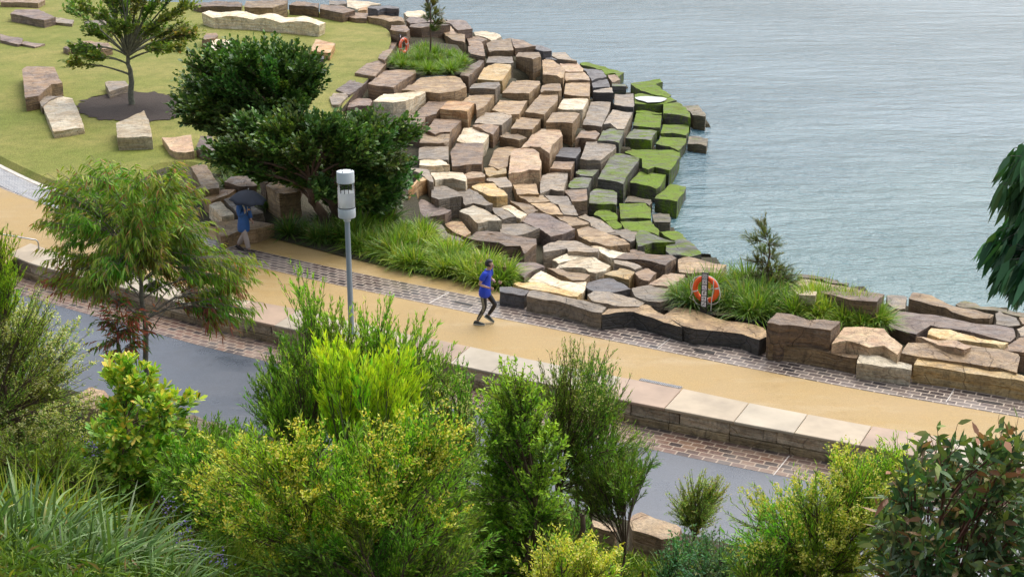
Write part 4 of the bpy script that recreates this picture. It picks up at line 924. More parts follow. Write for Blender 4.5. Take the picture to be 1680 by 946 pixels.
# ------------------------------------------------------------------ foliage
def m_leaf(name, rough=0.5, trans=0.3, spec=0.22):
    t = NT(name); a = t.n('ShaderNodeAttribute', attribute_name='tint').outputs['Color']
    p = t.pbr(a, rough, None, spec)
    tr = t.n('ShaderNodeBsdfTranslucent'); t.l(t.mix(1.0, a, (1.25, 1.3, 0.55), 'MULTIPLY'), tr.inputs['Color'])
    mx = t.n('ShaderNodeMixShader'); mx.inputs[0].default_value = trans
    t.l(p.outputs[0], mx.inputs[1]); t.l(tr.outputs[0], mx.inputs[2]); return t.done(mx)
DENS = [1.0]; GAIN = [1.9]
LEAF = m_leaf('leaf'); GLOSSY = m_leaf('glossy leaf', 0.42, 0.2, 0.3); BLADE = m_leaf('grass blade', 0.4, 0.3, 0.4); PETAL = m_leaf('petal', 0.6, 0.35, 0.2)
BARK = {'grey': plain('grey bark', (.20, .18, .15), 0.8, var=.45, scale=14), 'brown': plain('brown bark', (.12, .075, .05), 0.8, var=.4, scale=14),
        'red': plain('red-brown twig bark', (.16, .06, .045), 0.7, var=.35, scale=14), 'moss': plain('lichen bark', (.17, .17, .12), 0.85, var=.5, scale=9),
        'green': plain('green stem', (.12, .13, .05), 0.7, var=.3, scale=10)}

def perp_rand(D, g):
    v = g.normal(size=D.shape); v -= (v*D).sum(1, keepdims=True)*D; return unit(v)
def leaves_mesh(name, P, D, S, L, W, col, bend=0.1, shape='kite'):
    n = len(P); Nn = np.cross(D, S)
    if shape == 'kite':
        T = [(0, 0, 0), (.42, -.5, .10), (1, 0, -1), (.42, .5, .10)]; F = [[0, 1, 2], [0, 2, 3]]
    elif shape == 'lance':
        T = [(0, 0, 0), (.28, -.5, .06), (.28, .5, .06), (.62, -.38, -.25), (.62, .38, -.25), (1, 0, -1)]
        F = [[0, 1, 2], [1, 3, 4], [1, 4, 2], [3, 5, 4]]
    else:                                           # broad
        T = [(0, 0, 0), (.35, -.42, .12), (.35, .42, .12), (.72, -.5, .0), (.72, .5, .0), (1, 0, -.6)]
        F = [[0, 1, 2], [1, 3, 4], [1, 4, 2], [3, 5, 4]]
    k = len(T)
    co = np.empty((n, k, 3), np.float32)
    for i, (t, s, b) in enumerate(T):
        co[:, i] = P + D*(L*t)[:, None] + S*(W*s)[:, None] + Nn*(L*bend*b*0.5)[:, None] + np.array([0, 0, 1.0])*(L*bend*min(b, 0))[:, None]
    f = (np.arange(n)[:, None, None]*k + np.array(F)[None]).reshape(-1, 3)
    c = np.repeat(col[:, None], k, 1).reshape(-1, 3)
    return mesh_np(name, co.reshape(-1, 3), [f], col=c)
def pick_cols(g, n, cols, jit=0.18, base=None):
    w = np.array([c[1] for c in cols], float); w /= w.sum()
    idx = g.choice(len(cols), n, p=w); c = np.array([c[0] for c in cols])[idx]
    return c*(1+g.normal(0, jit, (n, 1)))*(1+g.normal(0, 0.06, (n, 3)))

def in_poly(pts, x, y):
    n = len(pts); c = np.zeros(len(x), bool)
    for i in range(n):
        xa, ya = pts[i]; xb, yb = pts[i-1]
        if ya == yb: continue
        hit = ((ya > y) != (yb > y)) & (x < (xb-xa)*(y-ya)/(yb-ya)+xa); c ^= hit
    return c
def sample_poly(g, pts, n, mind):
    x0, y0 = pts.min(0); x1, y1 = pts.max(0); out = []
    for _ in range(60):
        x = g.uniform(x0, x1, 200); y = g.uniform(y0, y1, 200); m = in_poly(pts, x, y)
        for a, b_ in zip(x[m], y[m]):
            if all((a-c)**2+(b_-d)**2 > mind*mind for c, d in out): out.append((a, b_))
            if len(out) >= n: return out
        mind *= 0.93
    return out

def plant(name, label, cat, base, Y, sil, nclump, rpx, ntwig, nleaf, L, W, cols, depth=1.2, seed=1, bark='brown', trunk_r=0.05, fork=0.45,
          shape='kite', tipcols=None, tipfrac=0.25, up=0.5, droop=0.0, leafang=0.7, bend=0.12, mat=None, leafdown=0.0, flowers=None, twig_r=0.006,
          clumps=None, group=None, lowcols=None, lean=None, stems=1, basez=None, hang=False, flat=0.75, twl=1.0, trunk_top=None, rosette=False):
    """crown grown as twigs in clumps; the clumps fill an outline at ground distance Y and a real depth"""
    g = np.random.default_rng(seed); sil = pl(sil)
    B = at_y(base[0], base[1], Y)
    B[2] = hill_z(B[0], B[1])-0.05 if basez is None else basez
    ppm = F_PX/np.linalg.norm(at_y(sil[:, 0].mean(), sil[:, 1].mean(), Y)-np.array([0, 0, CAM_H]))
    r = rpx/ppm*1.1; ntwig = int(ntwig*1.5*DENS[0]); nleaf = int(nleaf*1.7*DENS[0]); L *= 1.12; W *= 1.45
    if clumps is None:
        sc = sil.mean(0); shr = sc+(sil-sc)*np.maximum(0.35, 1-0.75*rpx/np.maximum(1, np.linalg.norm(sil-sc, axis=1, keepdims=True)))
        cl_ = sample_poly(g, shr, nclump, rpx*1.5)
    else: cl_ = [tuple(c) for c in pl(clumps)]
    C = []
    sc = sil.mean(0); ext = np.ptp(sil, axis=0)/2
    for x, y in cl_:
        e = math.sqrt(max(0.12, 1-min(1, ((x-sc[0])/ext[0])**2*0.8+((y-sc[1])/ext[1])**2*0.5)))
        C.append(at_y(x, y, Y+g.uniform(-1, 1)*depth*e))
    C = np.array(C)
    top = C.mean(0); 
    org = B.copy(); root = empty(name, org); tag(root, label, cat, group)
    lines, twigs = [], []
    nst = stems
    Ttop = (B*(1-fork)+np.array([top[0]*.6+B[0]*.4, top[1]*.6+B[1]*.4, 0])*fork) if trunk_top is None else np.array(trunk_top)
    if trunk_top is None: Ttop[2] = B[2]+(C[:, 2].max()-B[2])*fork
    trunkpts = []
    for k in range(nst):
        off = g.normal(0, 0.12*(nst > 1), 3)*np.array([1, 1, 0])
        tt = Ttop+off*3*(nst > 1); tp = curve3(B+off, (B+tt)/2+off*1.5+np.array([0, 0, .15*(tt[2]-B[2])]), tt, 9)
        tp[1:-1] += g.normal(0, trunk_r*0.35, (7, 3)); lines.append((tp, np.linspace(trunk_r*1.15, trunk_r*0.62, 9))); trunkpts.append(tp)
    allT = np.concatenate([t[3:] for t in trunkpts])
    P, D, tint_t, clid = [], [], [], []
    for ci, c in enumerate(C):
        # limb: from the best point of the trunk
        dd = np.linalg.norm(allT-c, axis=1)+0.9*np.maximum(0, allT[:, 2]-c[2]+0.25*np.linalg.norm(allT[:, :2]-c[:2], axis=1)); a = allT[dd.argmin()]
        inner = c-unit(c-a)*r*0.5*twl
        mid = (a+inner)/2+np.array([0, 0, 1])*np.linalg.norm(inner-a)*(0.18 if not hang else 0.3)+g.normal(0, 0.04, 3)*np.linalg.norm(inner-a)
        lp = curve3(a, mid, inner, 7); lr = max(twig_r*1.4, trunk_r*(0.26 if hang else 0.42)*min(1, np.linalg.norm(inner-a)/2.0))
        lines.append((lp, np.linspace(lr, twig_r*1.3, 7)))
        od = unit(c-a)
        for k in range(ntwig):
            v = g.normal(size=3); v = unit(v)*g.uniform(0.25, 1)**0.5; v[2] *= flat
            tip = c+r*v*1.05+od*r*0.25
            tip[2] += up*r*0.3-droop*r*0.5
            st = lp[g.integers(3, 7)]+g.normal(0, .05, 3)*r
            m_ = (st+tip)/2+np.array([0, 0, 1])*(0.18*r*(1 if droop > 0 else -up*0.6+0.2))
            tw = curve3(st, m_, tip, 5); twigs.append((tw, np.linspace(twig_r, twig_r*.4, 5)))
            nl = max(3, int(nleaf*g.uniform(.7, 1.3)))
            t = np.sort(g.uniform(0.12, 1.0, nl)) if not rosette else np.clip(g.normal(0.85, 0.16, nl), .25, 1.0)
            t[-1] = 1
            pts = np.stack([np.interp(t*4, np.arange(5), tw[:, i]) for i in range(3)], 1)
            td = unit(np.stack([np.interp(t*4, np.arange(5), np.gradient(tw[:, i])) for i in range(3)], 1))
            P.append(pts); D.append(td); tint_t.append(t); clid.append(np.full(nl, ci))
    P = np.concatenate(P); TD = np.concatenate(D); tt = np.concatenate(tint_t); clid = np.concatenate(clid); n = len(P)
    Sd = perp_rand(TD, g)
    la = leafang*g.uniform(.6, 1.3, n)[:, None]
    Dl = unit(TD*np.cos(la)+Sd*np.sin(la)+np.array([0, 0, -1.0])*leafdown+np.array([0, 0, 1.0])*0.12*up)
    S2 = unit(np.cross(Dl, perp_rand(Dl, g)))
    hor = unit(np.cross(Dl, np.array([0, 0, 1.0])+0.001*g.normal(size=(n, 3))))
    S2 = unit(S2*(0.5+leafdown)+hor*(0.9 if leafdown == 0 else 0.5))
    ln = L*g.uniform(.65, 1.3, n); wd = W*g.uniform(.75, 1.25, n)
    col = pick_cols(g, n, cols)
    cj = 1+g.normal(0, 0.13, (len(C), 3))*np.array([1.0, .75, .5]); col *= cj[clid]
    if tipcols is not None:
        tc = pick_cols(g, n, tipcols); f = np.clip((tt-(1-tipfrac*1.6))/(tipfrac), 0, 1)
        hz = (P[:, 2]-P[:, 2].min())/max(1e-6, np.ptp(P[:, 2])); f = f*np.clip(0.25+hz*1.0, 0, 1)*(g.uniform(0, 1, n) < .9)
        col = col*(1-f[:, None])+tc*f[:, None]
    if lowcols is not None:
        hz = (P[:, 2]-P[:, 2].min())/max(1e-6, np.ptp(P[:, 2])); f = (g.uniform(0, 1, n) < np.clip((lowcols[1]-hz)/.15, 0, .75)) & (g.normal(size=len(C))[clid] > -.2)
        col[f] = pick_cols(g, int(f.sum()), lowcols[0])
    col = np.clip(col*GAIN[0], 0.002, 0.95)
    link('foliage', leaves_mesh('foliage', P-org, Dl, S2, ln, wd, col, bend, shape), mat or LEAF, root)
    link('trunk' if nst == 1 else 'stems', tubes_mesh('trunk', [(p-org, q) for p, q in lines], 7), BARK[bark], root)
    link('twigs', tubes_mesh('twigs', [(p-org, q) for p, q in twigs], 3), BARK[bark], root)
    if flowers:
        fcols, frac, fl, per = flowers
        m = np.flatnonzero((g.uniform(0, 1, n) < frac*1.7) & (tt > .45) & (g.normal(size=len(C))[clid] > -0.3)); 
        if len(m):
            fl = fl*2.3; per = per+2; od_ = unit(P[m]-C.mean(0)*.9-B*.1); ph = np.repeat(P[m]+od_*.05+np.array([0, -.03, .03]), per, 0)+g.normal(0, fl*.6, (len(m)*per, 3)); nn = len(ph)
            dd = unit(g.normal(size=(nn, 3))+np.array([0, 0, .5])); s3 = perp_rand(dd, g)
            link('flowers', leaves_mesh('flowers', ph-org, dd, s3, np.full(nn, fl)*g.uniform(.7, 1.3, nn), np.full(nn, fl*.6), np.clip(pick_cols(g, nn, fcols, .15), 0, .95), 0.05), PETAL, root)['kind'] = 'stuff'
    return root

# strappy grass tussocks ----------------------------------------------------------------
def tussock_mesh(seed, n, L, W, cols, droop=0.55, spread=0.55, rad=0.10, k=5, stiff=0.0):
    g = np.random.default_rng(seed)
    az = g.uniform(0, 2*np.pi, n); el = np.clip(g.normal(spread, .26, n), 0.03, 1.35)
    D = np.stack([np.cos(az)*np.sin(el), np.sin(az)*np.sin(el), np.cos(el)], 1)
    P = np.stack([np.cos(az), np.sin(az), np.zeros(n)], 1)*(rad*g.uniform(0, 1, n)**.5)[:, None]
    ln = L*g.uniform(.55, 1.2, n); S = unit(np.cross(D, np.array([0, 0, 1.0]))); dr = droop*g.uniform(.4, 1.5, n)
    tw = g.normal(0, .5, n); S = unit(S+np.cross(D, S)*tw[:, None])
    co = np.empty((n, k, 2, 3))
    for i in range(k):
        t = i/(k-1); w = W*(1-t**2.2)*(0.75+0.5*min(1, t*3))*.5+0.0008
        p = P+D*(ln*t)[:, None]+np.stack([D[:, 0], D[:, 1], np.zeros(n)], 1)*(ln*dr*t*t*.35)[:, None]; p[:, 2] -= ln*dr*t*t*(0.5+0.5*np.sin(el)); p[:, 2] = np.maximum(p[:, 2], 0.0)
        co[:, i, 0] = p-S*w; co[:, i, 1] = p+S*w
    b = np.arange(n)[:, None]*(k*2); q = []
    for i in range(k-1):
        q.append(np.concatenate([b+2*i, b+2*i+1, b+2*i+3, b+2*i+2], 1))
    col = pick_cols(g, n, cols, .2)*1.5; c = np.repeat(col, 2*k, 0)
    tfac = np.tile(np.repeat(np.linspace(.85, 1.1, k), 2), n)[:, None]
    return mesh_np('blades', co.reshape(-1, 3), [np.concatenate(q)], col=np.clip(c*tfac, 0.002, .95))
G_BRIGHT = [((.115, .20, .018), 5), ((.16, .245, .03), 4), ((.07, .15, .015), 4), ((.22, .25, .06), 1.2), ((.27, .22, .09), .5)]
G_LIME = [((.19, .27, .025), 5), ((.25, .30, .04), 3), ((.11, .20, .018), 3), ((.30, .28, .09), .8)]
G_DARK = [((.045, .10, .016), 5), ((.07, .135, .02), 4), ((.12, .15, .035), 1.3), ((.17, .13, .05), .6)]
G_BLUE = [((.085, .155, .04), 5), ((.12, .19, .05), 3), ((.06, .11, .03), 3), ((.20, .24, .10), 1.2)]
G_YEL = [((.27, .29, .03), 4), ((.20, .24, .025), 4), ((.13, .17, .02), 2)]
TM = {}
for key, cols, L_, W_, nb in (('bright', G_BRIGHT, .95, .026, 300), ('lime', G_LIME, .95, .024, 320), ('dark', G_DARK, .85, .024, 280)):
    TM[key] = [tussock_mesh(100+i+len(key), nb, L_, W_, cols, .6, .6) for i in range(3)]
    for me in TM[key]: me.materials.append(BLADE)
trng = random.Random(8)
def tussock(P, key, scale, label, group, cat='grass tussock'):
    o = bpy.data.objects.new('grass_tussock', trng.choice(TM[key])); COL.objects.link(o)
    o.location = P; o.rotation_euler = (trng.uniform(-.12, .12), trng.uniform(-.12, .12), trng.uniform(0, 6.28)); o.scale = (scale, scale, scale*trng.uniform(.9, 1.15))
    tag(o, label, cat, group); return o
def bed(poly, z, n, mind, keyf, scale, label, group, seed):
    g = np.random.default_rng(seed); p = pl(poly)
    for x, y in sample_poly(g, p, n, mind):
        key = keyf(x, y) if callable(keyf) else keyf
        tussock(gp(x, y, z), key, scale*trng.uniform(.8, 1.2), label if not callable(label) else label(key), group)
LB = {'dark': 'dark green strappy grass tussock in the shade under the dark leafy tree', 'lime': 'lime green strappy grass tussock in the bed along the brick strip',
      'bright': 'mid green strappy grass tussock in the bed along the brick strip'}
bed('455,385 520,365 640,360 690,385 700,412 660,424 600,414 540,402 470,392', .05, 22, 16, lambda x, y: 'dark' if x < 560+trng.uniform(-30, 30) or y < 372 else 'bright', .95, lambda k: LB[k], 'tussocks in the path-side bed', 1)
bed('600,405 690,390 740,420 800,440 838,458 825,468 760,462 690,444 640,430', .05, 34, 13, lambda x, y: 'lime' if trng.random() < .62 else 'bright', .92, lambda k: LB[k], 'tussocks in the path-side bed', 2)
bed('345,270 420,275 470,320 460,350 400,330 345,290', .1, 10, 16, 'dark', .8, 'dark green grass tussock in the shade left of the dark tree trunk', 'tussocks left of the dark tree', 3)
bed('640,110 660,92 700,82 745,90 765,106 750,120 715,124 680,118 655,114', .08, 30, 9, 'bright', .85, 'green strappy tussock in the far grass island around the sapling', 'tussocks of the far grass island', 4)
bed('1105,492 1140,484 1200,468 1280,470 1295,500 1270,524 1225,522 1190,505 1130,505', .4, 26, 14, lambda x, y: 'bright' if trng.random() < .7 else 'dark', .85, lambda k: {'bright': 'mid green arching tussock in the near grass island beside the lifebuoy', 'dark': 'dark green arching tussock in the near grass island beside the lifebuoy'}[k], 'tussocks of the near grass island', 5)
bed('1290,500 1330,492 1400,506 1445,520 1448,536 1400,536 1340,522 1290,515', .4, 22, 12, lambda x, y: 'lime' if trng.random() < .45 else 'bright', .78, lambda k: {'lime': 'yellow-green tussock at the right end of the near grass island', 'bright': 'mid green tussock at the right end of the near grass island'}[k], 'tussocks right of the near island sapling', 6)
tussock(gp(835, 466, .05), 'bright', .8, 'last single grass tussock in front of the runner, beside the dark kerb stone', 'tussocks in the path-side bed')

# ------------------------------------------------------------------ trees and shrubs
GUM = [((.075, .145, .015), 6), ((.105, .18, .018), 5), ((.13, .16, .025), 2), ((.17, .11, .035), .7), ((.20, .08, .04), .35)]
DENS[0] = .95; GAIN[0] = 2.0
plant('gum_tree', 'young gum with a round crown of drooping narrow red-tinged leaves by the road', 'tree', (247, 690), 27.3,
      '118,262 200,242 285,250 322,285 345,350 355,400 425,430 412,505 385,540 345,480 300,470 262,490 215,475 160,480 120,490 82,478 60,455 75,400 45,350 58,300 98,275',
      58, 34, 15, 13, .165, .021, GUM, depth=2.0, seed=21, bark='grey', trunk_r=.065, lowcols=([((.16, .05, .035), 3), ((.20, .09, .04), 2), ((.13, .10, .03), 2)], .30), fork=.62, shape='lance', leafdown=1.0, droop=.6, up=.3, bend=.18, hang=True,
      tipcols=[((.16, .16, .03), 3), ((.20, .09, .04), 1), ((.13, .19, .02), 4)], tipfrac=.2, twig_r=.007)
plant('gum_sapling', 'slim gum sapling with dark red lower leaves left of the drooping gum', 'tree', (196, 625), 27.0, '150,480 200,455 245,490 240,585 190,600 150,575',
      8, 26, 9, 9, .15, .024, [((.06, .12, .025), 4), ((.22, .06, .05), 3), ((.26, .10, .05), 1.5)], depth=.6, seed=22, bark='grey', trunk_r=.05, fork=.8, shape='lance', leafdown=.8, droop=.5, twig_r=.006)
DENS[0] = 1.0
GAIN[0] = 2.3
DARKT = [((.028, .058, .013), 6), ((.04, .078, .016), 4), ((.06, .10, .02), 2), ((.09, .125, .03), .7)]
plant('dark_leafy_tree', 'rounded dark green glossy tree at the lawn edge, the upper of two', 'tree', (470, 322), 45.0,
      '305,112 345,82 420,72 500,85 542,112 535,150 505,185 430,225 360,232 300,212 280,178 298,150', 52, 27, 22, 20, .15, .062, DARKT, depth=2.6, seed=23, bark='brown', trunk_r=.16, fork=.5, shape='broad', up=1.0, mat=GLOSSY, basez=.1, twig_r=.012, stems=3)
plant('dark_leafy_tree', 'dark green glossy tree spreading over the grass bed, the lower of two', 'tree', (545, 358), 41.8,
      '360,212 430,188 520,178 600,192 690,210 655,255 685,300 640,362 560,352 510,322 430,292 372,290 332,262', 70, 27, 22, 20, .145, .06, DARKT, depth=2.6, seed=24, bark='brown', trunk_r=.15, fork=.5, shape='broad', up=1.0, mat=GLOSSY, basez=.1, twig_r=.012, stems=3)
GAIN[0] = 1.6
LT = gp(217, 172, LAWN_Z)
plant('lawn_tree', 'open-crowned young tree with bare forked limbs in the mulch ring', 'tree', (217, 172), LT[1],
      '105,20 140,-60 220,-130 300,-60 335,55 310,100 200,110 110,105', 0, 15, 12, 10, .17, .07, [((.11, .165, .03), 5), ((.15, .20, .035), 3), ((.07, .12, .025), 3), ((.22, .19, .06), .7)], depth=1.8, seed=25, bark='moss', trunk_r=.13, fork=.45, shape='broad', up=.4,
      basez=LAWN_Z, trunk_top=(LT[0], LT[1], height_at(LT, 92)), twig_r=.011,
      clumps='115,103 128,78 140,90 150,52 165,22 130,10 118,15 170,55 190,45 205,40 222,45 240,50 255,45 265,55 290,80 305,55 318,60 298,45 280,25 310,10 250,10 228,0 205,8 182,0 160,-20 190,-40 220,-50 250,-40 280,-30 300,-20 215,-90 245,-80 185,-80 275,68 150,96 262,80')
SHE = [((.08, .10, .03), 4), ((.12, .13, .05), 3), ((.06, .09, .03), 2), ((.16, .14, .06), 1)]
plant('she_oak_sapling', 'wispy sapling standing in the near grass island', 'sapling', (1258, 478), gp(1258, 478, .4)[1], '1226,372 1250,358 1286,398 1285,440 1312,462 1300,480 1230,470 1222,430', 14, 13, 9, 14, .15, .012, SHE, depth=.5, seed=26, bark='brown', trunk_r=.035, fork=.75, up=1.2, leafang=.4, basez=.4, twig_r=.006)
plant('she_oak_sapling', 'wispy sapling standing in the far grass island', 'sapling', (706, 98), gp(706, 98, .08)[1], '690,18 700,-25 716,-10 724,40 716,60 696,40', 9, 9, 9, 12, .22, .03, SHE, depth=.5, seed=27, bark='brown', trunk_r=.05, fork=.7, up=1.2, leafang=.5, basez=.08, twig_r=.010)
# foreground slope
GAIN[0] = 2.45
plant('feathery_shrub', 'bright green feathery shrub at the photo left edge', 'shrub', (5, 620), 17.5, '-40,405 2,378 22,425 40,470 24,520 -40,540', 14, 26, 12, 22, .075, .009, [((.11, .21, .015), 5), ((.15, .24, .02), 3), ((.06, .13, .012), 3)], depth=.5, seed=31, bark='brown', trunk_r=.03, fork=.6, up=1.5, leafang=.5)
CRM = ([((.66, .66, .28), 4), ((.74, .73, .42), 3), ((.55, .56, .16), 2)], .14, .016, 3)
plant('wattle_shrub', 'large wattle with pale cream blossom at the left edge', 'shrub', (30, 800), 17.8, '-40,505 50,472 112,522 152,582 135,650 155,722 60,765 -40,765', 44, 36, 13, 17, .062, .010, [((.095, .14, .018), 5), ((.14, .17, .025), 3), ((.05, .09, .012), 3)], depth=1.1, seed=32, bark='brown', trunk_r=.05, fork=.4, up=.9, leafang=.8, flowers=CRM, stems=3)
GL = [((.075, .15, .016), 5), ((.11, .20, .022), 4), ((.04, .085, .012), 3)]
plant('glossy_shrub', 'upright shrub with broad glossy leaf rosettes and yellow tips, before the drooping gum', 'shrub', (215, 905), 17.2, '185,592 216,588 248,640 312,664 285,722 312,762 285,825 140,832 148,742 170,680', 34, 30, 7, 13, .115, .036, GL, depth=.9, seed=33, bark='brown', trunk_r=.045, fork=.6, up=1.2, leafang=.8, shape='broad', mat=GLOSSY, tipcols=[((.22, .26, .025), 4), ((.34, .26, .05), 1.5), ((.15, .24, .03), 3)], tipfrac=.2, rosette=True)
WIL = [((.075, .155, .014), 5), ((.11, .20, .018), 4), ((.045, .095, .010), 3)]
plant('willow_leaved_shrub', 'tall willow-leaved shrub in front of the lamp post', 'shrub', (600, 960), 18.2,
      '468,452 512,490 560,530 600,518 650,500 645,558 712,548 722,600 762,598 742,680 772,742 700,765 480,745 412,690 420,610 492,590 478,520', 72, 32, 11, 19, .088, .013, WIL, depth=1.2, seed=34, bark='brown', trunk_r=.05, fork=.35, up=1.5, leafang=.5, shape='kite', stems=4,
      tipcols=[((.17, .24, .03), 4), ((.12, .21, .02), 3)], tipfrac=.3)
plant('willow_leaved_shrub', 'willow-leaved shrub with bright yellow-green new shoots, before the taller one', 'shrub', (610, 960), 16.3, '522,572 560,578 600,640 652,578 692,622 700,700 640,760 560,750 520,662', 30, 30, 9, 18, .12, .017, [((.13, .22, .015), 5), ((.20, .28, .018), 4), ((.07, .13, .012), 2)], depth=.7, seed=35, bark='green', trunk_r=.035, fork=.4, up=1.9, leafang=.45, shape='lance', stems=3,
      tipcols=[((.26, .31, .018), 4), ((.20, .27, .018), 3)], tipfrac=.5)
YEL = ([((.72, .66, .10), 5), ((.78, .74, .20), 4), ((.60, .52, .05), 2), ((.45, .30, .03), .6)], .10, .017, 3)
YEL2 = ([((.72, .68, .12), 5), ((.78, .75, .25), 3), ((.60, .56, .06), 2)], .20, .016, 3)
plant('wattle_shrub', 'broad low wattle dotted with yellow blossom at the bottom centre', 'shrub', (560, 1060), 14.3, '305,765 400,722 500,712 620,704 765,692 792,762 785,870 745,970 390,970 305,860', 92, 40, 11, 18, .085, .012, [((.105, .19, .014), 5), ((.15, .23, .018), 4), ((.055, .11, .010), 3)], depth=1.1, seed=36, bark='brown', trunk_r=.028, fork=.35, up=1.0, leafang=.65, flowers=YEL, stems=5)
DENS[0] = 1.25
plant('dense_shrub', 'dense mid green small-leaved shrub, tall and narrow, right of the broad wattle', 'shrub', (840, 1060), 15.4, '800,622 852,590 882,642 922,702 932,802 905,900 862,970 742,970 762,852 772,742', 60, 34, 11, 17, .055, .019, [((.075, .145, .016), 5), ((.11, .185, .02), 4), ((.04, .08, .010), 3)], depth=.9, seed=37, bark='brown', trunk_r=.05, fork=.5, up=1.0, leafang=.8, shape='kite', stems=3,
      tipcols=[((.17, .25, .025), 3), ((.13, .21, .02), 3)], tipfrac=.22)
DENS[0] = .95
plant('thin_leaved_shrub', 'loose thin-leaved shrub with pale buds leaning over the road, right of centre', 'shrub', (960, 960), 18.0, '880,602 950,568 985,574 1000,602 1032,640 1000,700 1078,752 1062,802 1000,855 930,832 900,742 872,682', 62, 34, 11, 20, .068, .0085, [((.075, .135, .016), 5), ((.11, .17, .025), 3), ((.045, .085, .012), 4)], depth=1.0, seed=38, bark='brown', trunk_r=.04, fork=.45, up=1.1, leafang=.55, stems=4, flowers=([((.50, .48, .22), 4), ((.42, .42, .14), 3)], .05, .013, 2))
DENS[0] = 1.0
plant('wattle_shrub', 'small wattle thick with yellow blossom at the bottom edge, right of centre', 'shrub', (930, 1040), 13.7, '872,905 962,886 1008,902 1022,970 850,970', 12, 34, 11, 14, .07, .011, [((.12, .19, .016), 5), ((.17, .22, .02), 3)], depth=.6, seed=39, bark='brown', trunk_r=.03, fork=.4, up=1.0, leafang=.7, flowers=YEL2, stems=3)
plant('feathery_shrub', 'small feathery young wattle standing alone before the road', 'shrub', (1136, 905), 20.0, '1095,822 1138,762 1160,770 1196,802 1172,862 1140,892 1102,852', 18, 22, 12, 22, .05, .008, [((.13, .18, .035), 5), ((.18, .21, .05), 3), ((.22, .18, .06), 1)], depth=.5, seed=40, bark='brown', trunk_r=.03, fork=.5, up=.8, leafang=.8)
plant('blue_green_shrub', 'low blue-green shrub under the small feathery wattle', 'shrub', (1150, 1000), 17.2, '1078,905 1150,868 1232,902 1245,970 1060,970', 22, 32, 11, 17, .055, .017, [((.035, .085, .035), 5), ((.055, .11, .045), 3), ((.08, .12, .03), 1.5)], depth=.8, seed=41, bark='brown', trunk_r=.03, fork=.4, up=.7, leafang=.8, stems=3)
plant('wattle_shrub', 'large wattle with yellow blossom sprays at the lower right', 'shrub', (1370, 1040), 15.2, '1190,852 1282,792 1342,790 1402,750 1472,716 1502,742 1512,850 1485,970 1230,970 1202,900', 62, 36, 11, 18, .085, .010, [((.11, .18, .016), 5), ((.16, .22, .022), 3), ((.06, .11, .012), 3)], depth=1.0, seed=42, bark='brown', trunk_r=.045, fork=.45, up=1.1, leafang=.6, flowers=([((.72, .68, .14), 5), ((.78, .74, .26), 3), ((.58, .54, .08), 2)], .16, .017, 3), stems=3)
GAIN[0] = 1.9; DENS[0] = .68
DG = [((.035, .065, .028), 6), ((.05, .09, .035), 4), ((.075, .11, .035), 1.5), ((.12, .065, .035), .4)]
plant('dark_gum_shrub', 'dark gum sapling with broad leaves and reddish tips at the lower right corner', 'shrub', (1590, 1100), 11.6, '1442,830 1480,760 1520,745 1545,700 1570,745 1600,690 1622,735 1660,700 1720,730 1740,970 1422,970 1440,890', 40, 38, 8, 11, .135, .033, DG, depth=1.0, seed=43, bark='red', trunk_r=.04, fork=.45, up=.7, leafang=.8, shape='lance', mat=GLOSSY, leafdown=.25, tipcols=[((.17, .085, .045), 2), ((.10, .13, .03), 4)], tipfrac=.16, stems=3)
GAIN[0] = 2.4; DENS[0] = 1.0
plant('bushy_shrub', 'green narrow-leaved bush below the left road edge stones', 'shrub', (380, 880), 17.6, '300,712 400,692 470,742 462,805 330,805', 24, 32, 11, 17, .08, .013, WIL, depth=.8, seed=44, bark='brown', trunk_r=.03, fork=.4, up=1.1, leafang=.6, stems=3)
plant('bushy_shrub', 'dark green bush below the cream-blossomed wattle at the left edge', 'shrub', (70, 920), 16.0, '-40,730 60,715 160,745 165,830 -40,840', 26, 36, 11, 16, .07, .014, [((.055, .10, .012), 5), ((.09, .14, .018), 3)], depth=.8, seed=45, bark='brown', trunk_r=.03, fork=.4, up=1.0, leafang=.7, stems=3)
plant('bushy_shrub', 'green bush with pale buds between the thin-leaved shrub and the small yellow wattle', 'shrub', (935, 1010), 15.6, '862,822 930,810 975,870 1000,945 870,945', 20, 32, 11, 17, .06, .014, [((.065, .115, .015), 5), ((.095, .15, .02), 3), ((.045, .08, .012), 3)], depth=.8, seed=47, bark='brown', trunk_r=.03, fork=.4, up=1.0, leafang=.7, stems=3, flowers=([((.50, .50, .20), 4)], .05, .010, 2))
FILL = [((.07, .14, .014), 5), ((.10, .185, .018), 4), ((.045, .09, .010), 3), ((.15, .21, .03), 1.2)]
plant('willow_leaved_shrub', 'wispy dark willow-leaved shrub overhanging the road, left of the taller one', 'shrub', (450, 880), 18.6, '402,622 440,575 485,540 520,600 520,740 470,765 405,700', 26, 30, 10, 17, .085, .011, [((.05, .105, .012), 5), ((.08, .15, .018), 3)], depth=.9, seed=51, bark='brown', trunk_r=.03, fork=.4, up=1.0, leafang=.55, stems=3)
plant('bushy_shrub', 'wispy green shrub with cream buds, between the willow-leaved shrub and the dense shrub', 'shrub', (735, 930), 17.6, '690,640 720,585 770,605 800,660 800,760 760,810 690,760', 24, 30, 10, 17, .07, .010, FILL, depth=.8, seed=52, bark='brown', trunk_r=.03, fork=.4, up=1.2, leafang=.55, stems=3, flowers=([((.60, .60, .25), 4)], .05, .012, 2))
plant('bushy_shrub', 'mixed green bush between the glossy shrub and the broad yellow wattle', 'shrub', (330, 960), 16.0, '255,770 310,715 400,712 440,780 400,870 290,880 250,830', 26, 34, 11, 16, .075, .013, FILL, depth=.8, seed=53, bark='brown', trunk_r=.03, fork=.4, up=1.0, leafang=.65, stems=3)
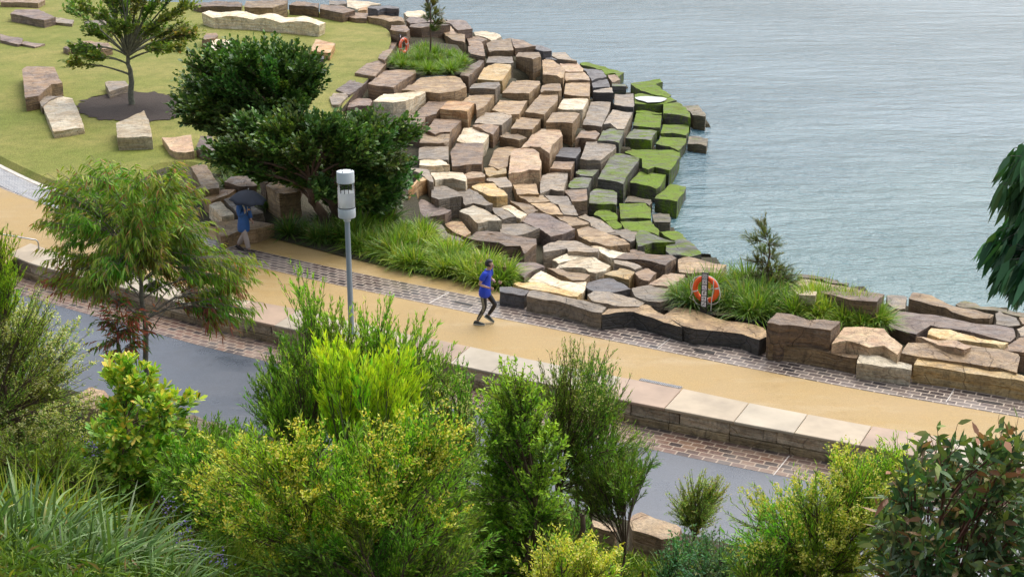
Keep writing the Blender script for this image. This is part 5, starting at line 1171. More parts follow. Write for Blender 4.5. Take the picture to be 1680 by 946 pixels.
plant('bushy_shrub', 'low green bush under the broad yellow wattle, along the bottom edge', 'shrub', (620, 1080), 13.5, '440,890 560,870 700,872 800,890 830,975 420,975', 30, 38, 11, 16, .07, .014, FILL, depth=.6, seed=54, bark='brown', trunk_r=.03, fork=.35, up=1.0, leafang=.65, stems=4)
plant('bushy_shrub', 'low green bush at the bottom edge between the blue-green shrub and the right wattle', 'shrub', (1270, 1060), 15.0, '1200,905 1290,880 1360,900 1380,975 1190,975', 16, 34, 11, 16, .07, .013, FILL, depth=.6, seed=55, bark='brown', trunk_r=.03, fork=.35, up=1.0, leafang=.65, stems=3)
plant('bushy_shrub', 'loose green shrub leaning right over the road beside the thin-leaved shrub', 'shrub', (985, 930), 17.4, '935,760 1000,735 1080,745 1062,805 1010,850 940,850', 20, 28, 10, 17, .07, .010, [((.06, .115, .014), 5), ((.09, .155, .02), 3)], depth=.7, seed=56, bark='brown', trunk_r=.025, fork=.4, up=.7, leafang=.55, stems=3)
# hanging gum branches at the right edge belong to a tree rooted beside the viewer
GAIN[0] = 1.7
gt = at_y(1790, 700, 6.4)
plant('gum_tree', 'gum tree reaching in from the right edge with large hanging dark leaves', 'tree', (1830, 1000), 6.4, '1655,235 1682,215 1760,200 1800,500 1700,500 1690,470 1650,465 1640,400 1612,370 1650,340 1640,300', 0, 26, 9, 6,   .118, .026,
      [((.03, .075, .03), 6), ((.045, .10, .04), 4), ((.075, .13, .04), 1)], depth=.35, seed=46, bark='grey', trunk_r=.07, fork=.8, shape='lance', mat=GLOSSY, leafdown=1.6, droop=.7, up=.2, bend=.15, hang=True, twig_r=.0035,
      trunk_top=tuple(at_y(1860, 180, 6.4)), clumps='1684,262 1705,240 1675,300 1700,310 1688,345 1715,340 1668,372 1700,385 1680,405 1652,392 1710,420 1680,440 1695,455 1720,300 1740,400 1735,240 1690,245 1690,425 1860,170 1900,230 1830,140 1940,300 1880,310 1800,180 1850,90 1920,150', twl=1.3)

# long-bladed tussocks on the slope
def big_tussock(px, Y, seed, n, L_, W_, cols, label, droop=.6, spread=.5, rad=.2, cat='grass tussock'):
    B = at_y(px[0], px[1], Y); B[2] = hill_z(B[0], B[1])-.03
    me = tussock_mesh(seed, n, L_, W_, cols, droop, spread, rad, 7); o = link('grass_tussock', me, BLADE, None, B); tag(o, label, cat, 'long-bladed tussocks on the slope'); return o
big_tussock((60, 1000), 13.0, 61, 230, 1.25, .034, G_BLUE, 'big blue-green long-bladed tussock in the bottom left corner', .62, .55, .35)
big_tussock((190, 1010), 12.7, 62, 230, 1.35, .033, G_BLUE, 'big blue-green long-bladed tussock arching right, second from the bottom left corner', .68, .62, .35)
big_tussock((-40, 1000), 12.9, 63, 200, 1.15, .033, G_BLUE, 'blue-green long-bladed tussock cut by the photo left edge')
big_tussock((120, 1050), 12.2, 73, 300, .95, .024, G_BLUE, 'lowest blue-green long-bladed tussock at the bottom edge near the left corner', .65, .6, .35)
big_tussock((20, 1060), 12.1, 74, 300, .95, .024, G_BLUE, 'blue-green long-bladed tussock lying in the very bottom left corner', .65, .6, .35)
big_tussock((260, 1060), 12.1, 75, 300, .85, .022, G_BLUE, 'blue-green long-bladed tussock at the bottom edge below the purple flower sprays', .65, .6, .35)
big_tussock((30, 900), 14.6, 64, 200, 1.1, .018, G_YEL, 'yellowish upright tussock behind the big corner tussock', .4, .35, .3)
big_tussock((110, 890), 14.6, 65, 160, 1.0, .018, G_LIME, 'lime upright tussock behind the big corner tussock', .4, .35, .3)
big_tussock((355, 960), 13.8, 66, 360, .75, .009, G_LIME, 'fine-bladed lime tussock left of the broad yellow wattle', .45, .4, .35)
big_tussock((425, 975), 13.5, 67, 320, .7, .010, G_YEL, 'fine-bladed yellowish tussock at the bottom edge before the broad wattle', .45, .4, .35)
big_tussock((290, 985), 13.2, 68, 260, .9, .012, G_BRIGHT, 'mid green tussock right of the big corner tussocks', .55, .5, .3)
big_tussock((1050, 985), 15.0, 69, 340, .8, .008, [((.17, .16, .05), 4), ((.12, .15, .03), 3), ((.24, .20, .09), 2)], 'dry olive fine-bladed tussock below the white-rimmed pink rock', .5, .55, .3)
big_tussock((1105, 915), 18.6, 70, 200, .9, .008, G_LIME, 'thin arching tussock right of the dry olive one', .6, .7, .15)
big_tussock((600, 985), 12.9, 71, 260, .6, .012, G_BRIGHT, 'short green tussock at the bottom edge in the middle of the broad wattle', .45, .45, .35)
big_tussock((700, 990), 12.9, 72, 240, .6, .012, G_LIME, 'short lime tussock at the bottom edge right of the broad wattle middle', .45, .45, .35)
# purple flower sprays
def spray(px, Y, seed, label):
    g = np.random.default_rng(seed); c = at_y(px[0], px[1], Y); root = empty('flower_spray', c); tag(root, label, 'flowers')
    n = 70; P = g.normal(0, 1, (n, 3))*np.array([.07, .05, .08]); D = unit(g.normal(size=(n, 3)))
    link('petals', leaves_mesh('petals', P, D, perp_rand(D, g), np.full(n, .024), np.full(n, .018), np.clip(pick_cols(g, n, [((.22, .17, .50), 4), ((.30, .25, .58), 2), ((.15, .10, .36), 2)], .15), 0, .9)), PETAL, root)['kind'] = 'stuff'
    n = 24; B = np.array([0, 0, -.5]); link('stem', tubes_mesh('stem', [(curve3(B, B*.5+np.array([.05, 0, 0]), np.array([0, 0, .06]), 6), np.full(6, .004))], 4), BARK['green'], root)
for k, (px, Y, l) in enumerate((((152, 735), 15.9, 'purple flower spray beside the glossy shrub'), ((298, 872), 13.1, 'upper purple flower spray right of the corner tussocks'), ((320, 905), 12.9, 'middle purple flower spray right of the corner tussocks'), ((362, 918), 12.7, 'lower purple flower spray near the fine lime tussock'), ((275, 830), 13.8, 'dull purple flower spray under the glossy shrub'))):
    spray(px, Y, 80+k, l)
# low plants covering the slope between the shrubs
g = np.random.default_rng(77); n = 480000
u = g.uniform(-22, 22, n); s = g.uniform(0.1, 18, n)
x = e0[0]+ed[0]*u+en[0]*s; y = e0[1]+ed[1]*u+en[1]*s
keep = (s > .9+.5*np.sin(x*1.3)) & (y > 11) & (np.abs(x) < 0.42*y+1.5); rk = np.array([gp(b_['c'][0], b_['c'][1], b_['zt'])[:2] for b_ in blocks if ('road' in b_['label'] or 'buried' in b_['label'])])
keep &= (((x[:, None]-rk[:, 0])**2+(y[:, None]-rk[:, 1]+.5)**2).min(1) > 1.2**2)
x, y, s = x[keep], y[keep], s[keep]; n = len(x)
z = np.array([hill_z(a, b_) for a, b_ in zip(x, y)])
pat = np.array([mnoise.noise(Vector((a*.55, b_*.55, 3))) for a, b_ in zip(x, y)])
P = np.stack([x, y, z+g.uniform(0, .45, n)*np.clip(s*1.2, .2, 1)], 1); D = unit(g.normal(size=(n, 3))*np.array([.7, .7, .4])+np.array([0, 0, .8])); 
col = pick_cols(g, n, [((.075, .13, .014), 5), ((.11, .17, .02), 4), ((.045, .08, .01), 4), ((.17, .19, .03), 1.5), ((.17, .11, .05), .8)])*(1+0.6*pat[:, None]*np.array([1.2, .8, .4]))
tag(link('ground_cover', leaves_mesh('ground_cover', P, D, perp_rand(D, g), g.uniform(.08, .26, n), g.uniform(.014, .030, n), np.clip(col*1.7, .004, .9), .2), LEAF), 'low mixed green plants covering the slope between the shrubs', 'ground cover', kind='stuff')
# ------------------------------------------------------------------ lamp post
GREYM = plain('pale grey painted metal', (.56, .61, .63), 0.42, 0.0, var=.06, scale=3); POLE = plain('blue-grey painted pole', (.30, .36, .40), 0.4, 0.0, var=.08, scale=3)
WHITE = plain('white diffuser', (.93, .93, .93), 0.35, var=.03); DARKM = plain('dark metal', (.05, .05, .055), 0.4, 0.6)
tg = NT('clear acrylic'); gl = tg.n('ShaderNodeBsdfGlass'); gl.inputs['IOR'].default_value = 1.05; gl.inputs['Roughness'].default_value = .02
trn = tg.n('ShaderNodeBsdfTransparent'); trn.inputs[0].default_value = (.96, .97, .965, 1); glo = tg.n('ShaderNodeBsdfGlossy'); glo.inputs['Roughness'].default_value = .08
mxg = tg.n('ShaderNodeMixShader'); fr = tg.n('ShaderNodeFresnel'); fr.inputs[0].default_value = 1.35
tg.l(fr.outputs[0], mxg.inputs[0]); tg.l(trn.outputs[0], mxg.inputs[1]); tg.l(glo.outputs[0], mxg.inputs[2]); CLEAR = tg.done(mxg)
LB_ = gp(577, 548, 0.012)
lamp = empty('lamp_post', LB_); tag(lamp, 'pale grey lamp post with a clear cylindrical head beside the golden path', 'lamp post')
H0, H1 = height_at(LB_, 356)-LB_[2], height_at(LB_, 281)-LB_[2]; hh = H1-H0
rad = 14.3*np.linalg.norm(LB_-np.array([0, 0, CAM_H-H1*.8]))/F_PX
def lathe_obj(name, prof, mat, parent, n=32, ang=40):
    bm = bmesh.new(); bm_lathe(bm, prof, n); return link(name, bm_done(bm, name, ang), mat, parent)
lathe_obj('base_plate', [(0, 0), (.17, 0), (.17, .025), (0, .025)], POLE, lamp)
lathe_obj('pole', [(.075, .025), (.07, 1.0), (.062, H0-.02)], POLE, lamp)
lathe_obj('collar', [(0, H0-.10), (.085, H0-.10), (.085, H0-.03), (.10, H0), (0, H0)], GREYM, lamp)
lathe_obj('lower_drum', [(0, H0), (rad*.96, H0), (rad, H0+.02), (rad, H0+hh*.20), (rad*.98, H0+hh*.21), (0, H0+hh*.21)], GREYM, lamp)
lathe_obj('seal_ring', [(rad*.97, H0+hh*.212), (rad*1.004, H0+hh*.212), (rad*1.004, H0+hh*.222), (rad*.97, H0+hh*.222)], DARKM, lamp)
td = NT('translucent white diffuser'); pd = td.pbr((.93, .93, .93), .4); tl_ = td.n('ShaderNodeBsdfTranslucent'); tl_.inputs[0].default_value = (.95, .95, .95, 1); mm_ = td.n('ShaderNodeMixShader'); mm_.inputs[0].default_value = .45; td.l(pd.outputs[0], mm_.inputs[1]); td.l(tl_.outputs[0], mm_.inputs[2])
lathe_obj('diffuser', [(rad*.955, H0+hh*.225), (rad*.955, H0+hh*.55)], td.done(mm_), lamp)
lathe_obj('reflector', [(0, H0+hh*.228), (rad*.94, H0+hh*.228)], WHITE, lamp)
lathe_obj('glass_cylinder', [(rad*.985, H0+hh*.222), (rad*.985, H0+hh*.765)], CLEAR, lamp)
for a in (R(70), R(190), R(-55), R(-100)):
    bm = bmesh.new(); bm_lathe(bm, [(0, H0+hh*.5), (.008, H0+hh*.5), (.008, H0+hh*.78), (0, H0+hh*.78)], 8, rad*.6*math.cos(a), rad*.6*math.sin(a)); link('rod', bm_done(bm, 'rod'), DARKM, lamp)
lathe_obj('top_cap', [(0, H0+hh*.76), (rad*.99, H0+hh*.76), (rad*1.01, H0+hh*.775), (rad, H0+hh*.79), (rad, H0+hh*.985), (rad*.97, H1), (0, H1+.012)], GREYM, lamp)
for a in (.4, 2.2, 4.4):
    bm = bmesh.new(); bm_lathe(bm, [(0, H1), (.014, H1), (.014, H1+.022), (0, H1+.022)], 8, rad*.7*math.cos(a), rad*.7*math.sin(a)); link('bolt', bm_done(bm, 'bolt'), DARKM, lamp)

# ------------------------------------------------------------------ lifebuoys on their posts
ORANGE = plain('orange lifebuoy shell', (.90, .12, .018), 0.4, var=.10, scale=6); WBAND = plain('white reflective band', (.75, .74, .72), 0.4, var=.05)
ROPE = plain('white rope', (.72, .68, .64), 0.8, var=.15, scale=30); BLACKP = plain('black painted post', (.018, .018, .020), 0.45, var=.2); SIGNW = plain('white sign square', (.74, .72, .76), 0.4, var=.04)
INK = plain('black sign print', (.03, .03, .035), 0.5); PURP = plain('violet sign print', (.30, .16, .42), 0.5); YELP = plain('yellow float', (.68, .50, .03), 0.5)
def tube_arc(pts, r, name, mat, parent, sides=6):
    return link(name, tubes_mesh(name, [(np.array(pts), np.full(len(pts), r))], sides), mat, parent)
def lifebuoy(P, yaw, label, group, rad=.355, thick=.072, rope_bag=False):
    o = empty('lifebuoy', P, yaw); tag(o, label, 'lifebuoy', group)
    bm = bmesh.new(); bm_torus(bm, rad, thick, 56, 16); link('ring', bm_done(bm, 'ring', 60), ORANGE, o)
    for k in range(4):
        a = math.pi/4*.35+k*math.pi/2; bm = bmesh.new(); bm_torus(bm, rad, thick*1.035, 8, 16, a-.06, a+.06); link('band', bm_done(bm, 'band', 60), WBAND, o)
    for k in range(4):                        # grab line between the bands, hanging a little loose outside the ring
        a0 = math.pi/4*.35+k*math.pi/2; t = np.linspace(0, math.pi/2, 12); q = rad+thick*1.05+.06*np.sin(t*2)
        z = q*np.sin(a0+t)-.03*np.sin(t*2); x = q*np.cos(a0+t); tube_arc(np.stack([x, np.full(12, -.035)-.02*np.sin(t*2), z], 1), .011, 'grab_line', ROPE, o)
    tube_arc([(.22, -thick-.01, .30), (.23, -thick-.02, .05), (.20, -thick-.03, -.22), (.19, -thick-.02, -.52)], .012, 'heaving_line', ROPE, o)
    tube_arc([(.22, -thick, .10), (.12, -thick-.02, .03), (.02, -thick-.02, .10), (-.02, -thick, .2)], .012, 'heaving_line', ROPE, o)
    tube_arc([(-.30, -thick, .30), (-.34, -thick-.02, .05), (-.36, -thick-.02, -.18), (-.42, -thick, -.27), (-.28, -thick, -.33), (-.12, -thick-.02, -.52)], .011, 'heaving_line', ROPE, o)
    if rope_bag:
        bm = bmesh.new(); bm_lathe(bm, [(0, -.02), (.05, 0), (.055, .10), (.05, .19), (0, .21)], 14, .06, .02); link('float', bm_done(bm, 'float'), YELP, o)
    return o
def glyph(bm, rects, w):
    for (x, z, a, l, t) in rects:
        ca, sa = math.cos(a), math.sin(a); q = [(-l/2, -t/2), (l/2, -t/2), (l/2, t/2), (-l/2, t/2)]
        fv = [bm.verts.new((x*w+(u*ca-v*sa)*w, 0, z*w+(u*sa+v*ca)*w)) for u, v in q]; bm.faces.new(fv)
GL = [[(0, .0, .78, .9, .09), (0, 0, -.78, .9, .09), (0, .38, 0, .8, .07), (0, -.38, 0, .8, .07), (.38, 0, 1.57, .8, .07), (-.38, 0, 1.57, .8, .07)],
      [(0, .0, 0, .30, .30), (0, .36, 0, .7, .07), (0, -.36, 0, .7, .07), (.36, 0, 1.57, .7, .07), (-.36, 0, 1.57, .7, .07)],
      [(-.1, .15, .6, .6, .12), (.12, -.1, -.6, .6, .12), (0, -.34, 0, .7, .08)],
      [(-.12, 0, 1.45, .7, .13), (.10, .14, .8, .42, .11), (.10, -.16, -.8, .42, .11), (.1, .36, 0, .16, .16)],
      [(0, .24, .15, .6, .13), (.1, -.08, 1.15, .6, .13), (-.22, .05, 1.2, .24, .1)],
      [(0, .05, .7, .7, .1), (.05, -.05, -.5, .7, .1), (-.2, -.25, .1, .4, .09), (.2, .3, 0, .3, .09)]]
BP = gp(1154, 512, .40)
post = empty('lifebuoy_post', BP, R(-22)); tag(post, 'black post carrying six white warning symbols in the near grass island', 'sign post')
ph = height_at(BP, 447)-BP[2]
bm = bmesh.new(); bm_box(bm, -.085, .085, -.02, .02, -.1, ph); bmesh.ops.bevel(bm, geom=list(bm.edges), offset=.004, segments=1, affect='EDGES'); link('post', bm_done(bm, 'post'), BLACKP, post)
sq = ph*.118
for k in range(6):
    zc = ph-.02-sq*.62-k*sq*1.18
    bm = bmesh.new(); bm_box(bm, -sq*.48, sq*.48, -.026, -.020, -sq*.5, sq*.5); p_ = link('sign_square', bm_done(bm, 'sign'), SIGNW, post, (0, 0, zc))
    bm = bmesh.new(); glyph(bm, GL[k], sq*.9); m_ = link('symbol', bm_done(bm, 'symbol'), PURP if k == 2 else INK, p_, (0, -.0285, 0))
zb = height_at(BP, 477)
lifebuoy(np.array([BP[0]+.06, BP[1]+.13, zb]), R(-30), 'orange lifebuoy with white bands hanging on the near symbol post', 'lifebuoys', .295, .066, True)
FP = gp(657, 92, .22)
post2 = empty('lifebuoy_post', FP, R(70)); tag(post2, 'plain black post behind the far lifebuoy, seen edge on', 'sign post')
ph2 = height_at(FP, 57)-FP[2]
bm = bmesh.new(); bm_box(bm, -.085, .085, -.025, .025, -.1, ph2); link('post', bm_done(bm, 'post'), BLACKP, post2)
bm = bmesh.new(); bm_box(bm, -.05, .05, -.03, -.0255, -.05, .05); link('sign_square', bm_done(bm, 'sign'), SIGNW, post2, (0, 0, ph2-.10))
lifebuoy(np.array([FP[0]+.20, FP[1]-.05, height_at(FP, 75)]), R(62), 'orange lifebuoy with white bands on the post in the far grass island', 'lifebuoys', .36, .085)

# handrail at the ramp head
RA, RB = gp(-60, 418, 0), gp(64, 411, 0)
hr = empty('handrail', RB); tag(hr, 'slim steel handrail at the ramp head by the photo left edge', 'handrail')
hz = height_at(RB, 394); w0 = np.array([RA[0]-RB[0], RA[1]-RB[1], hz+.0]); 
pa = at_y(-60, 374, RA[1]); pb = np.array([RB[0], RB[1], hz])
tube_arc(np.array([pa-RB, pa*.6+pb*.4-RB, pa*.2+pb*.8-RB, pb+(pa-pb)*.03-RB, pb-RB-np.array([0, 0, .05]), pb-RB-np.array([0, 0, .12])]), .022, 'rail', STEEL, hr, 8)
tube_arc(np.array([[0, 0, hz-.10], [0, 0, hz*.5], [0, 0, 0]]), .022, 'upright', STEEL, hr, 8)
q = pa*.75+pb*.25-RB; tube_arc(np.array([q, [q[0], q[1], 0]]), .022, 'upright', STEEL, hr, 8)

# ------------------------------------------------------------------ people
def skinned(name, V, E, Rd, mat, parent, root=0, sub=2, flat=None):
    me = bpy.data.meshes.new(name); me.from_pydata([tuple(v) for v in V], E, []); ob = bpy.data.objects.new('tmp', me); COL.objects.link(ob)
    sk = ob.modifiers.new('s', 'SKIN'); sk.use_smooth_shade = True; sk.branch_smoothing = .3
    for i, v in enumerate(me.skin_vertices[0].data):
        r = Rd[i]; v.radius = (r, r) if isinstance(r, (int, float)) else r; v.use_root = (i == root)
    su = ob.modifiers.new('u', 'SUBSURF'); su.levels = sub; su.render_levels = sub
    dg = bpy.context.evaluated_depsgraph_get(); m2 = bpy.data.meshes.new_from_object(ob.evaluated_get(dg)); bpy.data.objects.remove(ob)
    m2.materials.clear(); m2.name = name; smooth(m2)
    if flat is not None:
        pa_, pb_ = flat
        for v in m2.vertices:
            x, y, z = v.co; t_ = min(1.0, max(0.0, (z-pa_[2])/(pb_[2]-pa_[2]))); sx_ = pa_[0]+(pb_[0]-pa_[0])*t_
            k_ = min(1.0, max(0.0, (abs(y)-.17)/.07)); k_ = max(k_, min(1.0, max(0.0, (pa_[2]-.22-z)/.12)), min(1.0, max(0.0, (z-pb_[2]+.06)/.06)))
            v.co.x = sx_+(x-sx_)*(.72+.28*k_)
    return link(name, m2, mat, parent)
class Sk:
    def __init__(s): s.V, s.E, s.R = [], [], []
    def a(s, p, r, prev=None):
        s.V.append(p); s.R.append(r); i = len(s.V)-1
        if prev is not None: s.E.append((prev, i))
        return i
    def chain(s, prev, pr):
        for p, r in pr: prev = s.a(p, r, prev)
        return prev
SKIN_ = plain('skin', (.50, .30, .22), 0.5, var=.06); HAIR = plain('dark hair', (.02, .016, .014), 0.6); 
def fabric(name, c, rough=.75): return plain(name, c, rough, var=.22, scale=5)
def lerp(a, b, t): return tuple(a[i]+(b[i]-a[i])*t for i in range(3))
def hand(sk, wr, el, curl, side):
    """palm, four unequal curled fingers and a thumb added to the body skeleton as short chains; returns finger meshes' data"""
    d = unit(np.array(wr)-np.array(el)); up_ = unit(np.array([0, 0, 1.0])-d*d[2]); lat = np.cross(d, up_)
    palm = np.array(wr)+d*.06
    out = []
    for k, (o, l) in enumerate(((-.030, .072), (-.010, .082), (.010, .076), (.028, .060))):
        b = palm+d*.03+up_*(-o); p1 = b+d*l*.45+lat*side*l*.15*curl; p2 = p1+(d*.3*(1-curl)+lat*side*.9*curl)*l*.5; p3 = p2+(-d*.5*curl+lat*side*.5*curl+d*(1-curl)*.8)*l*.4
        out.append([(palm, .012), (b, .0105), (p1, .0098), (p2, .009), (p3, .0078)])
    tb = np.array(wr)+d*.02+up_*.02; out.append([(tb, .013), (tb+up_*.022+d*.03+lat*side*.012, .011), (tb+up_*.02+d*.06+lat*side*.03, .009)])
    return palm, out
def face(parent, c, fwd, r):
    f = unit(np.array(fwd)); s = unit(np.cross(f, [0, 0, 1.0])); u = np.cross(s, f)
    ew = plain('eye', (.12, .09, .08), .3) if 'eye' not in bpy.data.materials else bpy.data.materials['eye']
    lip = plain('lip', (.38, .17, .14), .5) if 'lip' not in bpy.data.materials else bpy.data.materials['lip']
    for k in (-1, 1):
        bm = bmesh.new(); bmesh.ops.create_uvsphere(bm, u_segments=10, v_segments=8, radius=.013)
        link('eye', bm_done(bm, 'eye', 80), ew, parent, np.array(c)+f*r*.90+s*k*.032+u*.005)
        bm = bmesh.new(); bmesh.ops.create_uvsphere(bm, u_segments=10, v_segments=8, radius=.03)
        for v in bm.verts: v.co = Vector(f*v.co.x*.6+s*v.co.y*.35+u*v.co.z)
        link('ear', bm_done(bm, 'ear', 80), SKIN_, parent, np.array(c)-f*.01+s*k*r*.83-u*.01)
    bm = bmesh.new(); bmesh.ops.create_uvsphere(bm, u_segments=10, v_segments=8, radius=.022)
    for v in bm.verts: v.co = Vector(f*v.co.x*.9+s*v.co.y*.7+u*v.co.z*1.3)
    link('nose', bm_done(bm, 'nose', 80), SKIN_, parent, np.array(c)+f*r*1.0-u*.022)
    bm = bmesh.new(); bmesh.ops.create_uvsphere(bm, u_segments=10, v_segments=6, radius=.022)
    for v in bm.verts: v.co = Vector(f*v.co.x*.4+s*v.co.y+u*v.co.z*.28)
    link('mouth', bm_done(bm, 'mouth', 80), lip, parent, np.array(c)+f*r*.90-u*.062)
def hair(parent, c, fwd, r, mat, back=.0):
    f = unit(np.array(fwd)); s = unit(np.cross(f, [0, 0, 1.0])); u = np.cross(s, f)
    bm = bmesh.new(); bmesh.ops.create_uvsphere(bm, u_segments=24, v_segments=18, radius=1)
    bmesh.ops.delete(bm, geom=[v for v in bm.verts if v.co.x > .30-.9*(v.co.z-.25) and v.co.z < .62 or v.co.z < -.45], context='VERTS')
    for v in bm.verts:
        q = v.co*(1+.05*mnoise.noise(v.co*5)); v.co = Vector(f*q.x*r*1.10+s*q.y*r*.98+u*q.z*r*1.24)
    me = bm_done(bm, 'hair', 80); o = link('hair', me, mat, parent, np.array(c)-f*.012+u*.022)
    md = o.modifiers.new('thick', 'SOLIDIFY'); md.thickness = .018; md.offset = 0
def shoe(parent, ank, toe_dir, mat, sole, heel_up=0.0, name='shoe'):
    d = np.array([toe_dir[0], toe_dir[1], 0.0]); d = unit(d); s = np.array([-d[1], d[0], 0]); tilt = heel_up
    bm = bmesh.new(); prof = [(-.085, .035, .055), (-.06, .045, .085), (0, .046, .095), (.07, .050, .068), (.13, .052, .048), (.18, .040, .036), (.205, .018, .028)]
    rings = []
    for x, w, h in prof:
        ring = []
        for k in range(10):
            a = 2*math.pi*k/10; yy = w*math.cos(a); zz = max(-.012, h*.5+h*.5*math.sin(a)*1.05)
            ring.append(bm.verts.new((x, yy, zz)))
        rings.append(ring)
    for A, B in zip(rings[:-1], rings[1:]):
        for k in range(10): bm.faces.new((A[k], A[(k+1) % 10], B[(k+1) % 10], B[k]))
    bm.faces.new(rings[0]); bm.faces.new(rings[-1])
    M = Matrix(((d[0], s[0], 0), (d[1], s[1], 0), (0, 0, 1))) @ Matrix.Rotation(tilt, 3, 'Y')
    me = bm_done(bm, 'shoe', 60); o = link(name, me, mat, parent, np.array(ank)); o.matrix_local = Matrix.Translation(Vector(ank)) @ M.to_4x4()
    bm = bmesh.new(); k0 = []
    for x, w in ((-.09, .036), (-.06, .049), (0, .048), (.07, .053), (.13, .055), (.185, .042), (.212, .018)): k0.append((x, w))
    ring = [(x, w) for x, w in k0]+[(x, -w) for x, w in k0[::-1]]
    t = [bm.verts.new((x, y, .012)) for x, y in ring]; b = [bm.verts.new((x, y, -.014)) for x, y in ring]
    bm.faces.new(t); bm.faces.new(b[::-1])
    for k in range(len(ring)): bm.faces.new((t[k], b[k], b[(k+1) % len(ring)], t[(k+1) % len(ring)]))
    link('sole', bm_done(bm, 'sole', 40), sole, o)

def person(P, yaw, label, J, clothes, head_fwd):
    root = empty('person', P, yaw); tag(root, label, 'person')
    b = Sk(); pel = b.a(J['pel'], .122); ab = b.a(lerp(J['pel'], J['che'], .5), .118, pel); ch = b.a(J['che'], .135, ab)
    nb = b.a(lerp(J['che'], J['nec'], .72), .095, ch); ne = b.a(J['nec'], .056, nb); hc = J['hea']
    f = unit(np.array(head_fwd)); ja = b.a(tuple(np.array(hc)+np.array([0, 0, -.065])+f*.012), (.066, .078), ne); he = b.a(tuple(np.array(hc)+np.array([0, 0, .035])), (.082, .098), ja); b.a(tuple(np.array(hc)+np.array([0, 0, .085])-f*.01), (.06, .07), he)
    for s in ('r', 'l'):
        k = b.a(lerp(lerp(J['che'], J['nec'], .72), J[s+'sh'], .55), .075, nb); k = b.a(J[s+'sh'], .060, k); k = b.chain(k, [(lerp(J[s+'sh'], J[s+'el'], .5), .047), (J[s+'el'], .038), (lerp(J[s+'el'], J[s+'wr'], .4), .036), (J[s+'wr'], .024)])
        palm = np.array(J[s+'wr'])+unit(np.array(J[s+'wr'])-np.array(J[s+'el']))*.06; b.a(tuple(palm), (.040, .018), k)
        k = b.a(J[s+'hi'], .088, pel); b.chain(k, [(lerp(J[s+'hi'], J[s+'kn'], .5), .073), (J[s+'kn'], .053), (lerp(J[s+'kn'], J[s+'an'], .35), .052), (J[s+'an'], .034)])
    skinned('body', b.V, b.E, b.R, SKIN_, root, flat=(J['pel'], J['nec']))
    for s, sd in (('r', 1), ('l', -1)):
        palm, fs = hand(b, J[s+'wr'], J[s+'el'], J.get(s+'curl', .7), sd)
        hk = Sk(); c0 = hk.a(tuple(palm), .018)
        for fch in fs: hk.chain(c0, [(tuple(p), r) for p, r in fch[1:]])
        skinned('fingers', hk.V, hk.E, hk.R, SKIN_, root, 0, 1)
    face(root, hc, head_fwd, .098)
    clothes(root, J)
    return root
def torso_garment(name, J, mat, root, sleeve, hem, rt=.02, flare=1.1):
    b = Sk(); hemp = (J['pel'][0], J['pel'][1], J['pel'][2]-hem); p = b.a(hemp, (.192+rt)*flare)
    p = b.a(lerp(hemp, J['che'], .35), .205+rt, p); p = b.a(lerp(J['pel'], J['che'], .6), .142+rt, p); c = b.a(J['che'], .152+rt, p); n_ = b.a(lerp(J['che'], J['nec'], .72), .10+rt, c)
    b.a(lerp(J['che'], J['nec'], .97), .060+rt*.5, n_)
    for s in ('r', 'l'):
        k = b.a(lerp(lerp(J['che'], J['nec'], .72), J[s+'sh'], .55), .080+rt, n_); k = b.a(J[s+'sh'], .066+rt, k); k = b.a(lerp(J[s+'sh'], J[s+'el'], min(1, sleeve)*.98), .052+rt, k)
        if sleeve > 1: b.chain(k, [(lerp(J[s+'el'], J[s+'wr'], .45), .046+rt), (lerp(J[s+'el'], J[s+'wr'], .93), .036+rt)])
    return skinned(name, b.V, b.E, b.R, mat, root, flat=(J['pel'], J['nec']))
def trousers(name, J, mat, root, rt, ankle=.97, loose=0.0):
    b = Sk(); p = b.a((J['pel'][0], J['pel'][1], J['pel'][2]-.01), .085+rt)
    for s in ('r', 'l'):
        k = b.a(J[s+'hi'], .078+rt, p); b.chain(k, [(lerp(J[s+'hi'], J[s+'kn'], .5), .076+rt), (J[s+'kn'], .056+rt+loose*.6), (lerp(J[s+'kn'], J[s+'an'], .4), .054+rt+loose*.9), (lerp(J[s+'kn'], J[s+'an'], ankle), .040+rt+loose)])
    return skinned(name, b.V, b.E, b.R, mat, root)
BLUE = fabric('royal blue shirt fabric', (.012, .055, .56), .6); TIGHT = fabric('black running tights', (.012, .012, .016), .5); PALE = plain('pale stripe', (.55, .52, .40), .6); SHOE1 = fabric('dark running shoe', (.05, .055, .045)); SOLE = plain('light rubber sole', (.45, .46, .42), .6)
JR = dict(pel=(0, 0, .90), che=(.07, 0, 1.26), nec=(.11, 0, 1.47), hea=(.15, 0, 1.60), rsh=(.07, -.19, 1.41), rel=(-.04, -.26, 1.14), rwr=(.19, -.22, 1.07), lsh=(.09, .19, 1.41), lel=(.08, .27, 1.14), lwr=(.30, .13, 1.13),
          rhi=(0, -.09, .87), rkn=(.04, -.10, .48), ran=(-.17, -.10, .085), lhi=(0, .09, .87), lkn=(.26, .10, .52), lan=(.06, .11, .20), rcurl=.8, lcurl=.8)
